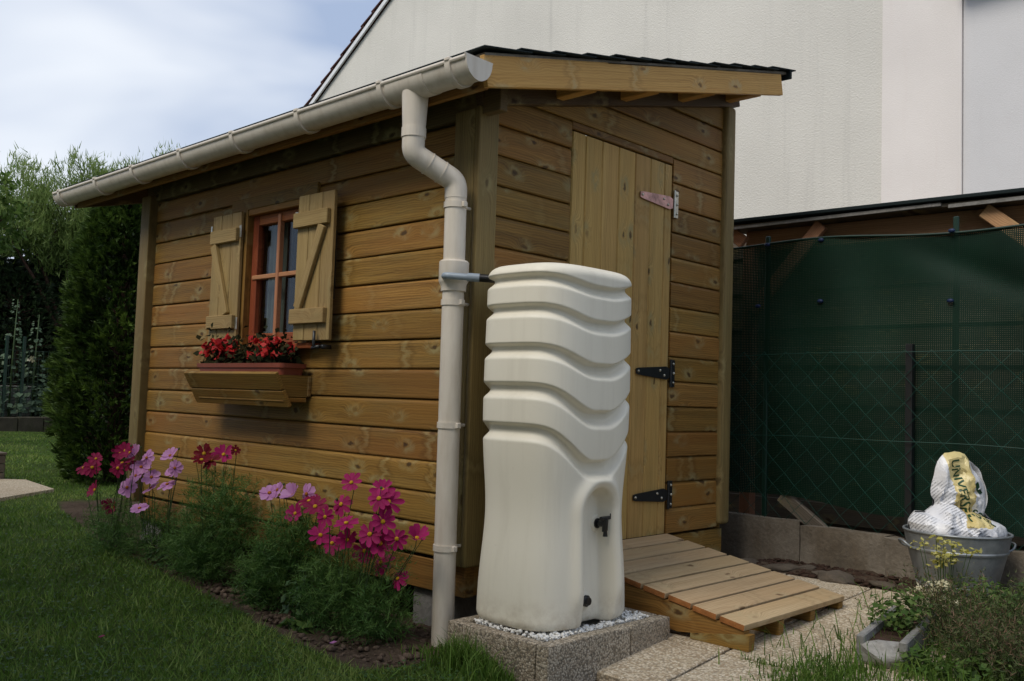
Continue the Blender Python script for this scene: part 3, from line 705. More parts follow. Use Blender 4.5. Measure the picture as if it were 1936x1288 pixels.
# ---- shutters
def shutter(x0, y, mirror):
    sh = thing('t', None, None)  # placeholder for matrix only
    bpy.data.objects.remove(sh)
    w_ = .28; e = [0, .088, .19, .28]
    fr = frame((x0, y, 1.118), (1, 0, 0), (0, 0, 1))
    s_ = link('shutter', bevelbox(.012, .003, .30, 0, 1), M['blackm'], shed, fr @ T4((.27 if not mirror else .01, .024, .33)))
    for a, b in zip(e[:-1], e[1:]):
        link('plank', bevelbox(.66, .018, b - a - .0035, .0025, 1), M['shutw'], s_, fr @ T4(((a + b) / 2, .009, .66 / 2 + random.uniform(-.002, .002))) @ frame((0, 0, 0), (0, 0, 1), (1, 0, 0)))
    o1, o2 = (-.006, .258) if not mirror else (.012, .268)
    for z in (.108, .545):
        link('batten', bevelbox(o2 - o1, .022, .068, .003, 1), M['shutw'], s_, fr @ T4(((o1 + o2) / 2, -.011, z)))
    # diagonal brace
    if not mirror: A, B = (.045, .145), (.215, .508)
    else: A, B = (.19, .145), (.04, .508)
    d = Vector((B[0] - A[0], 0, B[1] - A[1])); L = d.length
    link('brace', bevelbox(L, .02, .05, .003, 1), M['shutw'], s_, fr @ T4(((A[0] + B[0]) / 2, -.0105, (A[1] + B[1]) / 2)) @ frame((0, 0, 0), d, Vector((-d.z, 0, d.x)) if d.x > 0 else Vector((d.z, 0, -d.x)) * -1))
    xh = .0 if not mirror else .28
    for z in (.10, .56):
        link('hinge', join([(bevelbox(.016, .004, .058, .001), T4((xh, -.003, 0))), (sweep([(xh + (.008 if mirror else -.008), -.004, -.03), (xh + (.008 if mirror else -.008), -.004, .03)], .004, 8), I4)]), M['zinc'], s_, fr @ T4((0, 0, z)))
    if mirror: link('hinge', bevelbox(.014, .004, .055, .001), M['zinc'], s_, fr @ T4((-.004, -.004, .585)))
    else:
        link('shutter_stop', join([(sweep(smoothpath([(.20, .05, -.03), (.20, -.02, -.03), (.20, -.02, .04)], .01), .007, 8), I4), (bevelbox(.02, .05, .02, .004), T4((.235, .02, -.03))), (sweep([(.185, -.015, -.035), (.232, -.012, -.03)], .009, 8), I4)]), M['blackm'], s_, fr, True)
    return s_
shutter(-1.107, -.068, False); shutter(-1.925, -.045, True)
# ================================================================== GUTTER AND DOWNPIPE
gut = thing('rain_gutter', 'sand coloured plastic gutter and downpipe along the shed eave', 'gutter', (0, -.1, 0))
GY, GZ, GR = -.258, 2.045, .060
def garc(r, a0=180, a1=360, n=18, dep=1.12):
    return [(GY + r * math.cos(math.radians(a0 + (a1 - a0) * i / n)), GZ + r * dep * math.sin(math.radians(a0 + (a1 - a0) * i / n))) for i in range(n + 1)]
def gshell(r0, r1, L): return fixnormals(extrude(garc(r1) + garc(r0)[::-1], L))
ch = link('gutter_channel', gshell(GR - .003, GR, 3.655), M['pvc'], gut, T4((-3.40, 0, 0))); autosmooth(ch, 40)
bead = link('gutter_bead', sweep([(-3.40, GY - GR, GZ), (.255, GY - GR, GZ)], .0085, 10), M['pvc'], gut); autosmooth(bead)
def endcap(x):
    n = len(garc(GR)); V = []
    ol = garc(GR + .003) + [(GY + GR + .006, GZ + .008), (GY - GR - .009, GZ + .010)]
    m = fixnormals(extrude(ol, .006)); o = link('end_cap', m, M['pvc'], gut, T4((x, 0, 0))); autosmooth(o)
endcap(.2525); endcap(-3.404)
for x in (.165, -.215, -.765, -1.29, -1.79, -2.32, -2.79, -3.31):
    b_ = link('gutter_bracket', gshell(GR, GR + .008, .026), M['pvc'], gut, T4((x - .013, 0, 0))); autosmooth(b_)
    c_ = link('bracket_clip', bevelbox(.026, .024, .014, .003), M['pvc'], b_, T4((x, GY - GR, GZ + .007)))
u_ = link('outlet_union', gshell(GR, GR + .003, .21), M['pvc'], gut, T4((-.185, 0, 0))); autosmooth(u_)
OX = -.078; R = .0405
stub = link('outlet_spigot', sweep([(OX, GY, 2.0), (OX, GY, 1.862)], [.05, .0425], 24), M['pvc'], gut); autosmooth(stub)
link('collar', sweep([(OX, GY, 1.868), (OX, GY, 1.832)], .0455, 24), M['pvc'], gut); 
p1 = [(OX, GY, 1.835), (OX, GY, 1.775), (-.012, -.10, 1.69), (-.010, -.10, 1.625)]
el = link('offset_elbow', sweep(smoothpath(p1, .055, 8), R + .0015, 26), M['pvc'], gut); autosmooth(el, 50)
d1 = (Vector(p1[2]) - Vector(p1[1])).normalized(); mid = (Vector(p1[1]) + Vector(p1[2])) / 2
for t in (-.028, .03): 
    c_ = link('collar', sweep([mid + d1 * (t - .002), mid + d1 * (t + .002)], R + .0035, 26), M['pvc'], gut); autosmooth(c_)
dp = link('downpipe', sweep([(-.010, -.10, 1.64), (-.006, -.10, 1.34), (.004, -.10, -.02)], R, 28), M['pvc'], gut); autosmooth(dp)
def pipex(z): return np.interp(z, [0, 1.34, 1.64], [.004, -.006, -.010])
for z in (1.60, 1.236, .785, .342):
    x = float(pipex(z))
    c_ = link('pipe_clamp', join([(sweep([(x, -.10, z - .011), (x, -.10, z + .011)], R + .004, 26), I4), (bevelbox(.016, .018, .02, .002), T4((x + .047, -.10, z))), (bevelbox(.016, .018, .02, .002), T4((x - .047, -.10, z))), (sweep([(x, -.06, z), (x, .0, z)], .006, 8), I4)]), M['pvc'], dp); autosmooth(c_)
dv = link('diverter', sweep([(-.006, -.10, 1.392), (-.006, -.10, 1.386), (-.006, -.10, 1.316), (-.006, -.10, 1.308), (-.005, -.1, 1.300), (-.005, -.1, 1.278)], [.050, .0555, .0555, .052, .0475, .0465], 30), M['pvc'], gut); autosmooth(dv, 40)

hose = thing('connecting_hose', 'short grey hose joining the downpipe diverter to the cream water tank', 'hose', (.02, -.1, 1.32))
h0 = link('elbow', sweep(smoothpath([(-.005, -.135, 1.328), (.02, -.175, 1.328), (.105, -.105, 1.322)], .03, 6), .0125, 14), M['greyp'], hose); autosmooth(h0)
h1 = link('sleeve', sweep([(.088, -.119, 1.3235), (.122, -.09, 1.3215)], .0155, 14), M['greyp'], hose); autosmooth(h1)
h2 = link('coupling', sweep([(.116, -.095, 1.322), (.152, -.064, 1.320), (.182, -.04, 1.318)], [.0145, .0145, .0165], 14), M['blackp'], hose); autosmooth(h2)

# ================================================================== WATER TANK
def make_tank():
    t = thing('water_tank', 'cream plastic rainwater tank with moulded waves and a black tap', 'water tank', (.335, .13, .125))
    cx, cy, HX, HY, N = .322, .128, .207, .264, 3.1
    Z0, Z1 = .126, 1.358
    nth, nz = 300, 330
    # arc-length even angles
    th = np.linspace(0, 2 * np.pi, 4001); c, s = np.cos(th), np.sin(th)
    px = HX * np.sign(c) * np.abs(c) ** (2 / N); py = HY * np.sign(s) * np.abs(s) ** (2 / N)
    L = np.concatenate([[0], np.cumsum(np.hypot(np.diff(px), np.diff(py)))]); tt = np.interp(np.linspace(0, L[-1], nth, endpoint=False), L, th)
    c, s = np.cos(tt), np.sin(tt)
    bx = HX * np.sign(c) * np.abs(c) ** (2 / N); by = HY * np.sign(s) * np.abs(s) ** (2 / N)
    tx = np.roll(bx, -1) - np.roll(bx, 1); ty = np.roll(by, -1) - np.roll(by, 1); ln = np.hypot(tx, ty); nx, ny = ty / ln, -tx / ln
    zs = np.concatenate([np.linspace(Z0, Z1 - .002, nz - 26), Z1 - .002 + .002 * np.linspace(0, 1, 26)])
    zb = np.linspace(Z0, Z1, nz)
    Zg = np.repeat(zb[:, None], nth, 1); BX = np.repeat(bx[None], nz, 0); BY = np.repeat(by[None], nz, 0)
    NX = np.repeat(nx[None], nz, 0); NY = np.repeat(ny[None], nz, 0)
    # radial scale with height: waist below the waves, rounded foot
    sc = 1 - .075 * np.exp(-((zb - .50) / .19) ** 2) - .012 * sstep(.9, 1.35, zb)
    foot = np.where(zb < Z0 + .03, np.sqrt(np.clip(1 - ((Z0 + .03 - zb) / .03) ** 2, 0, 1)), 1.0)
    X = BX * sc[:, None]; Y = BY * sc[:, None]
    off = -(1 - foot)[:, None] * .022 * np.ones_like(X)
    # waves
    front = (BX > 0)
    bump = sstep(.265, .035, np.abs(BY)) * sstep(-.02, .1, BX)
    bump_b = np.where(np.abs(BY) < .24, .5 * (1 + np.cos(np.pi * BY / .24)), 0) * sstep(-.02, .1, -BX)
    bump = bump + bump_b
    G = [(1.302, .030, .014), (1.197, .047, .0155), (1.06, .062, .017), (.925, .092, .019), (.785, .125, .021)]
    for i, (z, dip, wd) in enumerate(G):
        zc = z - dip * bump - .0 * BY
        wl = wd * (1 + .25 * bump * i / 4)
        dz = Zg - zc
        prof = sstep(wl * .85 + .007, wl * .85 - .006, dz) * sstep(-wl * 1.25 - .014, -wl * .45 + .004, dz)
        off = off - (.024 + .009 * bump * (i > 1)) * prof
    # arch recess on the front face
    u = np.abs(BY - .01); aw, az = .082, .505
    d = np.where(Zg > az, np.hypot(u, Zg - az), u) - aw                 # <0 inside
    fm = sstep(.12, .17, BX)
    rec = sstep(.010, -.016, d); ridge = np.exp(-((d - .030) / .026) ** 2) * sstep(.14, .25, Zg)
    off = off + fm * (-.052 * rec * sstep(.58, .50, Zg * 0 + .5) + .020 * ridge)
    # lid shoulder
    k = np.clip((zb - (Z1 - .042)) / .042, 0, 1); off = off - (1 - np.sqrt(np.clip(1 - k ** 2, 0, 1)))[:, None] * .055
    X = cx + X + NX * off; Y = cy + Y + NY * off
    V = np.stack([X, Y, Zg], -1).reshape(-1, 3)
    i = np.arange(nz - 1)[:, None] * nth; j = np.arange(nth)[None]; j2 = (j + 1) % nth
    F = np.stack([i + j, i + j2, i + nth + j2, i + nth + j], -1).reshape(-1, 4)
    # top cap rings
    Vt = [V]; Ft = [F]; base = (nz - 1) * nth; last = V[base:base + nth]; ctr = np.array([cx, cy, 0])
    prev = base; cnt = len(V)
    for r in (.85, .6, .3, .02):
        ring = ctr + (last - ctr) * np.array([r, r, 0]) ; ring[:, 2] = Z1 + .006 * (1 - r * r)
        Vt.append(ring); q = np.arange(nth); q2 = (q + 1) % nth
        Ft.append(np.stack([prev + q, prev + q2, cnt + q2, cnt + q], 1)); prev = cnt; cnt += nth
    ring = V[:nth].copy(); ring = ctr + (ring - ctr) * np.array([.02, .02, 1]); Vt.append(ring); q = np.arange(nth); q2 = (q + 1) % nth
    Ft.append(np.stack([q2, q, cnt + q, cnt + q2], 1))
    body = link('tank_body', npmesh(np.concatenate(Vt), np.concatenate(Ft)), M['tank'], t, None, True)
    bv = BVHTree.FromPolygons([tuple(v) for v in np.concatenate(Vt)], [tuple(int(a) for a in f) for f in np.concatenate(Ft)])
    def hitx(y, z):
        h = bv.ray_cast(Vector((2, y, z)), Vector((-1, 0, 0))); return h[0].x if h[0] else .5
    # tap
    ty, tz = .192, .462; x0 = hitx(ty, tz); SCT = T4((x0, ty, tz)) @ Matrix.Scale(.84, 4) @ T4((-x0, -ty, -tz))
    tap = link('tap', join([(sweep([(x0 - .01, ty, tz), (x0 + .012, ty, tz)], .021, 20), I4), (sweep([(x0, ty, tz), (x0 + .052, ty, tz)], .0125, 14), I4),
        (sweep([(x0 + .05, ty, tz + .02), (x0 + .05, ty, tz - .028), (x0 + .052, ty, tz - .03), (x0 + .052, ty, tz - .05)], [.013, .013, .0085, .0105], 14), I4)]), M['blackp'], t); tap.data.transform(SCT); autosmooth(tap, 40)
    hd = link('tap_handle', join([(sweep([(x0 + .05, ty - .028, tz + .024), (x0 + .05, ty + .032, tz + .026)], [.009, .0075], 12), I4), (bevelbox(.016, .014, .026, .004, 2), T4((x0 + .05, ty + .034, tz + .032))), (sweep([(x0 + .05, ty, tz + .01), (x0 + .05, ty, tz + .03)], .009, 12), I4)]), M['blackp'], tap); hd.data.transform(SCT); autosmooth(hd, 40)
    boss = link('tap_boss', sweep([(x0 - .02, ty, tz), (x0 + .003, ty, tz), (x0 + .006, ty, tz)], [.036, .03, .024], 24), M['tank'], t); autosmooth(boss, 60)
    ty, tz = .118, .205; x0 = hitx(ty, tz)
    boss = link('outlet_boss', sweep([(x0 - .02, ty, tz), (x0 + .006, ty, tz), (x0 + .009, ty, tz)], [.036, .032, .024], 24), M['tank'], t); autosmooth(boss, 60)
    pl = link('outlet_plug', sweep([(x0, ty, tz), (x0 + .016, ty, tz), (x0 + .018, ty, tz), (x0 + .026, ty, tz)], [.0195, .0195, .014, .013], 18), M['blackp'], t); autosmooth(pl, 40)
    # moulded maker's mark
    cu = bpy.data.curves.new('mark', 'FONT'); cu.body = 'GRAF'; cu.size = .028; cu.extrude = .0012; cu.align_x = 'CENTER'
    tm = bpy.data.objects.new('tmp', cu); COL.objects.link(tm); me = bpy.data.meshes.new_from_object(tm.evaluated_get(bpy.context.evaluated_depsgraph_get())); bpy.data.objects.remove(tm)
    link('moulded_mark', me, M['tank'], t, frame((hitx(.09, .32) + .0012, .09, .315), (0, 1, 0), (1, 0, 0)) @ Matrix.Rotation(0, 4, 'X'))
    return t
make_tank()

# ---- plinth of aggregate blocks with white gravel
pl_ = thing('tank_plinth', 'aggregate block plinth under the cream water tank, filled with white gravel', 'plinth', (.35, .14, 0))
def pblock(x0, x1, y0, y1, z0, z1):
    me = bevelbox(x1 - x0, y1 - y0, z1 - z0, .007, 2)
    bm = bmesh.new(); bm.from_mesh(me); bmesh.ops.subdivide_edges(bm, edges=[e for e in bm.edges if e.calc_length() > .05], cuts=9, use_grid_fill=True)
    for v in bm.verts: v.co += v.normal * (.0022 * mnoise.noise(v.co * 40 + Vector((x0, y0, 0)) * 9))
    bm.to_mesh(me); bm.free(); o = link('concrete_block', me, M['block'], pl_, T4(((x0 + x1) / 2, (y0 + y1) / 2, (z0 + z1) / 2))); autosmooth(o, 50)
X0, X1, Y0, Y1 = .127, .592, -.19, .478
pblock(X0, X1 - .057, Y0, Y0 + .05, -.06, .119); pblock(X1 - .052, X1, Y0 - .002, .239, -.07, .121); pblock(X1 - .05, X1 - .001, .243, Y1, -.03, .120)
pblock(X0, X0 + .05, Y0 + .053, .3, -.06, .118); pblock(X0, X1 - .056, Y1 - .05, Y1, -.03, .119); pblock(X0 + .001, X0 + .05, .303, Y1 - .053, -.05, .119)
link('gravel_bed', pymesh([(X0 + .04, Y0 + .04, .1), (X1 - .04, Y0 + .04, .1), (X1 - .04, Y1 - .04, .1), (X0 + .04, Y1 - .04, .1)], [(0, 1, 2, 3)]), M['gravelw'], pl_)
n = 2300; x = RNG.uniform(X0 + .056, X1 - .058, n); y = RNG.uniform(Y0 + .056, Y1 - .058, n)
dd = np.abs((x - .322) / .19) ** 3 + np.abs((y - .128) / .245) ** 3; keep = dd > .75; x, y = x[keep], y[keep]; n = len(x)
sz = RNG.uniform(.0045, .0085, n)
gv = link('gravel', rocks(n, np.stack([x, y, .112 + RNG.uniform(0, .013, n)], 1), sz, .85), M['gravelw'], pl_); gv['kind'] = 'stuff'

# ================================================================== RAMP
rp_ = thing('wooden_ramp', 'pine plank ramp leading up to the shed door', 'ramp', (.45, .9, .05))
RA, RB = Vector((.008, 0, .283)), Vector((.885, 0, .135)); rd = (RB - RA); rl = rd.length; rd.normalize()
NP = 8; pw = rl / NP; y0r, y1r = .505, 1.300
up = Vector((-rd.z, 0, rd.x)); 
for i in range(NP):
    a = RA + rd * (i * pw + .004 + random.uniform(-.001, .001)); L = y1r - y0r + random.uniform(-.004, .008)
    # local X along +Y, Z across (uphill), face up
    mw = frame((a.x + rd.x * (pw - .013), y0r + random.uniform(-.004, .004), a.z + rd.z * (pw - .013)), (0, 1, 0), -rd)
    me = bevelbox(L, .021, pw - .013, .003, 2, (L / 2, .0105, (pw - .013) / 2))
    o = link('plank', me, M['ramp'], rp_, mw); me.materials.append(M['endgrain'])
    for p in me.polygons:
        if abs(p.normal.x) > .9: p.material_index = 1
    autosmooth(o, 50)
def stringer(y):
    th = .038; A = [(.02, .255), (.87, .113), (.87, .095), (.60, .063), (.30, .09), (.02, .10)]
    V = [(x, y, z) for x, z in A] + [(x, y + th, z) for x, z in A]; k = len(A)
    F = [tuple(range(k)), tuple(range(2 * k - 1, k - 1, -1))] + [(i, k + i, k + (i + 1) % k, (i + 1) % k) for i in range(k)]
    V = [(a - .02, b - y, c - .1) for a, b, c in V]
    link('stringer', fixnormals(pymesh(V, F)), M['clad'], rp_, T4((.02, y, .1)))
    zb = float(zg(y + .02))
    A = [(.655, zb), (.885, zb), (.897, .108), (.60 + .055, .070 if y < .6 else .075)]
    A = [(.655, zb), (.890, zb), (.893, .104), (.872, .104), (.655, .069)]
    if y > .6: A = [(.655, zb), (.870, zb), (.872, .113), (.655, zb + .012)]
    V = [(x - .77, b, z - zb) for b in (.001, th - .001) for x, z in A]; k = len(A)
    F = [tuple(range(k)), tuple(range(2 * k - 1, k - 1, -1))] + [(i, k + i, k + (i + 1) % k, (i + 1) % k) for i in range(k)]
    link('foot_block', fixnormals(pymesh(V, F)), M['clad'], rp_, T4((.77, y - .003, zb)))
for y in (.512, .76, 1.01, 1.255): stringer(y)

# ================================================================== WINDOW BOX, POT, BEGONIAS
wb_ = thing('flower_box', 'rough pine flower box fixed to the shed wall under the window', 'flower box', (-1.43, -.1, .82))
for (za, zb, ya, yb) in ((.893, .966, -.165, -.205), (.818, .889, -.125, -.163)):
    d = Vector((0, yb - ya, zb - za)); xin = 0
    board('front_plank', wb_, .83 - 2 * xin + (.03 if xin else 0), d.length, .02, (-1.85 + xin, ya, za), (1, 0, 0), d, M['clad'], .003)
for x in (-1.826, -1.042):
    V = [(0, 0, .866), (0, 0, .962), (0, -.19, .962), (0, -.145, .866)]; V += [(.022, b, c) for a, b, c in V]
    F = [(0, 1, 2, 3), (7, 6, 5, 4), (0, 4, 5, 1), (1, 5, 6, 2), (2, 6, 7, 3), (3, 7, 4, 0)]
    m_ = pymesh([(b, a, c - .866) for a, b, c in V], F); link('side_plank', fixnormals(m_), M['clad'], wb_, frame((x, 0, .866), (0, 1, 0), (0, 0, 1)))
board('bottom_plank', wb_, .76, .12, .02, (-1.80, -.142, .862), (1, 0, 0), (0, 1, 0), M['clad'])
board('back_plank', wb_, .80, .09, .018, (-1.835, -.020, .868), (1, 0, 0), (0, 0, 1), M['clad'])
pot = thing('plant_trough', 'terracotta coloured plastic trough standing in the flower box', 'plant trough', (-1.42, -.1, .885))
def trough():
    X, Y, zt, zb_ = .385, .068, 1.014, .885; V = []; F = []
    def ring(sx, sy, z, r=.02, n=5):
        out = []
        for qx, qy, a0 in ((1, 1, 0), (-1, 1, 90), (-1, -1, 180), (1, -1, 270)):
            for i in range(n): 
                a = math.radians(a0 + 90 * i / (n - 1)); out.append((-1.42 + qx * (sx - r) + r * math.cos(a), -.095 + qy * (sy - r) + r * math.sin(a), z))
        return out
    R_ = [ring(X - .03, Y - .014, zb_), ring(X - .012, Y - .006, zt - .022), ring(X, Y, zt - .020), ring(X + .002, Y + .002, zt), ring(X - .006, Y - .006, zt), ring(X - .014, Y - .010, zt - .03)]
    for r in R_: V += r
    k = len(R_[0])
    for a in range(len(R_) - 1):
        for i in range(k): F.append((a * k + i, a * k + (i + 1) % k, (a + 1) * k + (i + 1) % k, (a + 1) * k + i))
    F.append(tuple(range(k - 1, -1, -1))); b = link('trough_body', fixnormals(pymesh(V, F)), M['terra'], pot); autosmooth(b, 35)
    link('potting_soil', pymesh(ring(X - .014, Y - .010, zt - .028), [tuple(range(k))]), M['bark'], pot)
trough()
def leafquads(P, nrm, size, asp=.7, bend=.25):
    """pointed leaf quads (2 triangles) at P facing nrm"""
    n = len(P); nrm = nrm / np.linalg.norm(nrm, axis=1, keepdims=True)
    r = RNG.normal(size=(n, 3)); u = np.cross(nrm, r); u /= np.linalg.norm(u, axis=1, keepdims=True); v = np.cross(nrm, u)
    s = size[:, None]
    V = np.stack([P - u * s, P + v * s * asp * .8 - nrm * s * bend, P + u * s, P - v * s * asp * .8 - nrm * s * bend], 1).reshape(-1, 3)
    return V, np.arange(4 * n).reshape(n, 4)
def begonia(cx, hw, n, label, wilt=1.0):
    t = thing('begonia_plant', label, 'plant', (cx, -.095, .98))
    m = int(260 * hw / .1); P = np.stack([RNG.normal(cx, hw * .55, m), np.clip(RNG.normal(-.09, .04, m), -.145, 0), 1.014 + np.abs(RNG.normal(0, .055, m))], 1)
    V, F = leafquads(P, RNG.normal(size=(m, 3)) + [.2, -.6, .8], RNG.uniform(.011, .022, m), .95)
    lf = link('leaves', npmesh(V, F, np.repeat(RNG.random(m), 4)), M['begl'], t); lf['kind'] = 'stuff'
    for i in range(n):
        x = cx + max(-1, min(1, random.gauss(0, .6))) * hw; z = 1.012 + random.uniform(.02, .125) * wilt * (1 - .35 * ((x - cx) / hw) ** 2); y = -.10 + random.uniform(-.06, .05)
        k = 7; C = np.array([x, y, z]) + RNG.normal(0, .011, (k, 3))
        V, F = leafquads(C, RNG.normal(size=(k, 3)) * .7 + [.3, -.6, .6], RNG.uniform(.012, .021, k), 1.05, .35)
        link('flower', npmesh(V, F, np.repeat(RNG.random(k), 4)), M['begf'], t)
begonia(-1.66, .145, 28, 'red begonia with bronze leaves in the left half of the window trough')
begonia(-1.22, .135, 22, 'red begonia with bronze leaves in the right half of the window trough')
begonia(-1.43, .06, 3, 'small red begonia between the two big ones in the window trough', .5)
# ================================================================== COSMOS
PET = {}
def flower_mesh(col, npet, seed, cup):
    rs = random.Random(seed); V = []; F = []; T = []
    for k in range(npet):
        a = 2 * math.pi * k / npet + rs.uniform(-.12, .12); r = .044 * rs.uniform(.82, 1.1); wd = (.0112 if col in 'mwd' else .0145) * rs.uniform(.85, 1.15) * 8 / npet
        ca, sa = math.cos(a), math.sin(a); lift = cup + rs.uniform(-.25, .25); b = len(V); tone = rs.random()
        for (f, wf, zf) in ((.1, .15, 0), (.45, .8, .35), (.8, 1.0, .8), (1.0, .62, 1.0)):
            z = lift * .018 * zf - .006 * zf * zf
            for sgn in (-1, 0, 1):
                ww = wd * wf * sgn; zz = z - (.0045 if sgn == 0 else 0) * wf; rr = r * f + (.0035 if (f == 1.0 and sgn == 0) else 0) * rs.choice((-1, 1))
                V.append((ca * rr - sa * ww, sa * rr + ca * ww, zz)); T.append(tone * .6 + .4 * f)
        for i in range(3):
            for j in range(2): F.append((b + i * 3 + j, b + i * 3 + j + 1, b + (i + 1) * 3 + j + 1, b + (i + 1) * 3 + j))
    me = pymesh(V, F); a_ = me.attributes.new('tone', 'FLOAT', 'POINT'); a_.data.foreach_set('value', T); me.materials.append(M['p' + col])
    return me
def centre_mesh(mat):
    bm = bmesh.new(); bmesh.ops.create_uvsphere(bm, u_segments=10, v_segments=6, radius=.0085); bmesh.ops.scale(bm, vec=(1, 1, .55), verts=bm.verts); bmesh.ops.translate(bm, vec=(0, 0, .002), verts=bm.verts)
    me = bpy.data.meshes.new('c'); bm.to_mesh(me); bm.free(); me.materials.append(mat); return me
CEN = {'m': centre_mesh(M['yolk']), 'p': centre_mesh(M['brownc']), 'w': centre_mesh(M['yolk']), 'd': centre_mesh(M['yolk'])}
for c_ in 'mpwd': PET[c_] = [flower_mesh(c_, n, i * 7 + ord(c_), cu) for i, (n, cu) in enumerate(((8, .6), (8, 1.3), (9, .2), (7, 2.2), (8, -.3)))]
FL = [
 [(-2.553,-.317,.495,'w'),(-2.815,-.274,.426,'w'),(-2.641,-.298,.442,'w'),(-2.318,-.265,.552,'w'),(-2.381,-.262,.538,'w'),(-2.093,-.341,.558,'w'),(-2.157,-.348,.501,'w'),(-2.337,-.233,.487,'w'),(-2.282,-.314,.466,'w'),(-2.546,-.317,.33,'w'),(-2.554,-.211,.231,'w')],
 [(-2.09,-.254,.53,'p'),(-2.259,-.203,.47,'p'),(-2.205,-.253,.431,'p'),(-2.075,-.231,.433,'p'),(-2.196,-.299,.373,'p'),(-2.072,-.231,.378,'p'),(-1.952,-.198,.549,'p'),(-1.799,-.247,.5,'p'),(-1.877,-.216,.47,'p'),(-1.91,-.226,.411,'p'),(-2.016,-.311,.288,'p'),(-2.3,-.214,.537,'p')],
 [(-1.595,-.207,.582,'d'),(-1.445,-.248,.562,'d'),(-1.468,-.286,.563,'d'),(-1.481,-.169,.584,'m'),(-1.28,-.224,.617,'d')],
 [(-.992,-.219,.453,'p'),(-.966,-.197,.467,'p'),(-.812,-.22,.46,'p'),(-.755,-.191,.469,'p'),(-.721,-.265,.398,'m'),(-.712,-.208,.446,'w'),(-.594,-.258,.438,'w')],
 [(-.39,-.239,.549,'m'),(-.439,-.247,.462,'m'),(-.386,-.356,.427,'m'),(-.261,-.351,.418,'m'),(-.434,-.34,.352,'m'),(-.504,-.235,.304,'m'),(-.306,-.309,.348,'m'),(-.146,-.282,.545,'m'),(-.106,-.328,.52,'m'),(-.086,-.299,.51,'m'),(-.093,-.316,.44,'m'),(-.159,-.321,.388,'m'),(-.139,-.288,.355,'m'),(-.047,-.288,.383,'m'),(.009,-.243,.389,'m'),(-.245,-.275,.313,'m'),(-.191,-.24,.274,'m'),(-.078,-.25,.236,'m')]]
LAB = ['wine red cosmos at the far end of the bed beside the conifer', 'pale pink cosmos with many blooms by the far corner post', 'dark crimson cosmos with few blooms and tall ferny foliage below the flower box', 'mixed pink and red cosmos on a dense green mound in mid bed', 'magenta cosmos with the most blooms, nearest the downpipe']
def ferny(P0, mounds, nfr, mat_key='cosf', ln=(.05, .10)):
    """thread-leaved fronds spread through ellipsoid mounds (cx,cy,cz,rx,ry,rz)"""
    Vs = []; ts = []
    for (cx, cy, cz, rx, ry, rz, k) in mounds:
        m = int(nfr * k); d = RNG.normal(size=(m, 3)); d /= np.linalg.norm(d, axis=1, keepdims=True); rr = RNG.random(m) ** .45
        C = np.array([cx, cy, cz]) + d * rr[:, None] * [rx, ry, rz]; ok = C[:, 2] > .02; C = C[ok]; d = d[ok]; m = len(C); rr = rr[ok]
        ax = d * .8 + RNG.normal(size=(m, 3)) * .5 + [0, 0, .55]; ax /= np.linalg.norm(ax, axis=1, keepdims=True)
        L = RNG.uniform(ln[0], ln[1], m); side = np.cross(ax, RNG.normal(size=(m, 3))); side /= np.linalg.norm(side, axis=1, keepdims=True)
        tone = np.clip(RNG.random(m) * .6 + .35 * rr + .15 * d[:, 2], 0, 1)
        for j in range(9):
            f = j / 8; o = C + ax * (L * (f - .3))[:, None] - np.array([0, 0, 1]) * (L * .35 * f * f)[:, None]
            dr = ax * .75 + side * (1 if j % 2 else -1) + RNG.normal(size=(m, 3)) * .2; dr /= np.linalg.norm(dr, axis=1, keepdims=True)
            wv = np.cross(dr, RNG.normal(size=(m, 3))); wv /= np.linalg.norm(wv, axis=1, keepdims=True)
            l2 = L * (.55 - .3 * f)
            Vs.append(np.stack([o - wv * .0017, o + wv * .0017, o + dr * l2[:, None]], 1).reshape(-1, 3)); ts.append(np.repeat(tone, 3))
    V = np.concatenate(Vs); return npmesh(V, np.arange(len(V)).reshape(-1, 3), np.concatenate(ts))
MND = [[(-2.62, -.2, .10, .20, .12, .15, .35), (-2.35, -.25, .13, .2, .13, .18, .45)],
       [(-2.02, -.22, .13, .22, .13, .17, .5)],
       [(-1.46, -.21, .26, .23, .13, .27, 1.1), (-1.25, -.22, .32, .14, .10, .20, .4), (-1.70, -.2, .14, .16, .12, .17, .4), (-1.5, -.26, .12, .2, .1, .14, .5)],
       [(-.80, -.25, .20, .19, .13, .21, 1.1), (-.88, -.3, .1, .16, .1, .12, .5), (-.70, -.22, .30, .12, .09, .12, .25)],
       [(-.40, -.30, .13, .18, .13, .16, .95), (-.16, -.27, .10, .15, .11, .12, .5), (-.2, -.26, .25, .2, .08, .12, .12)]]
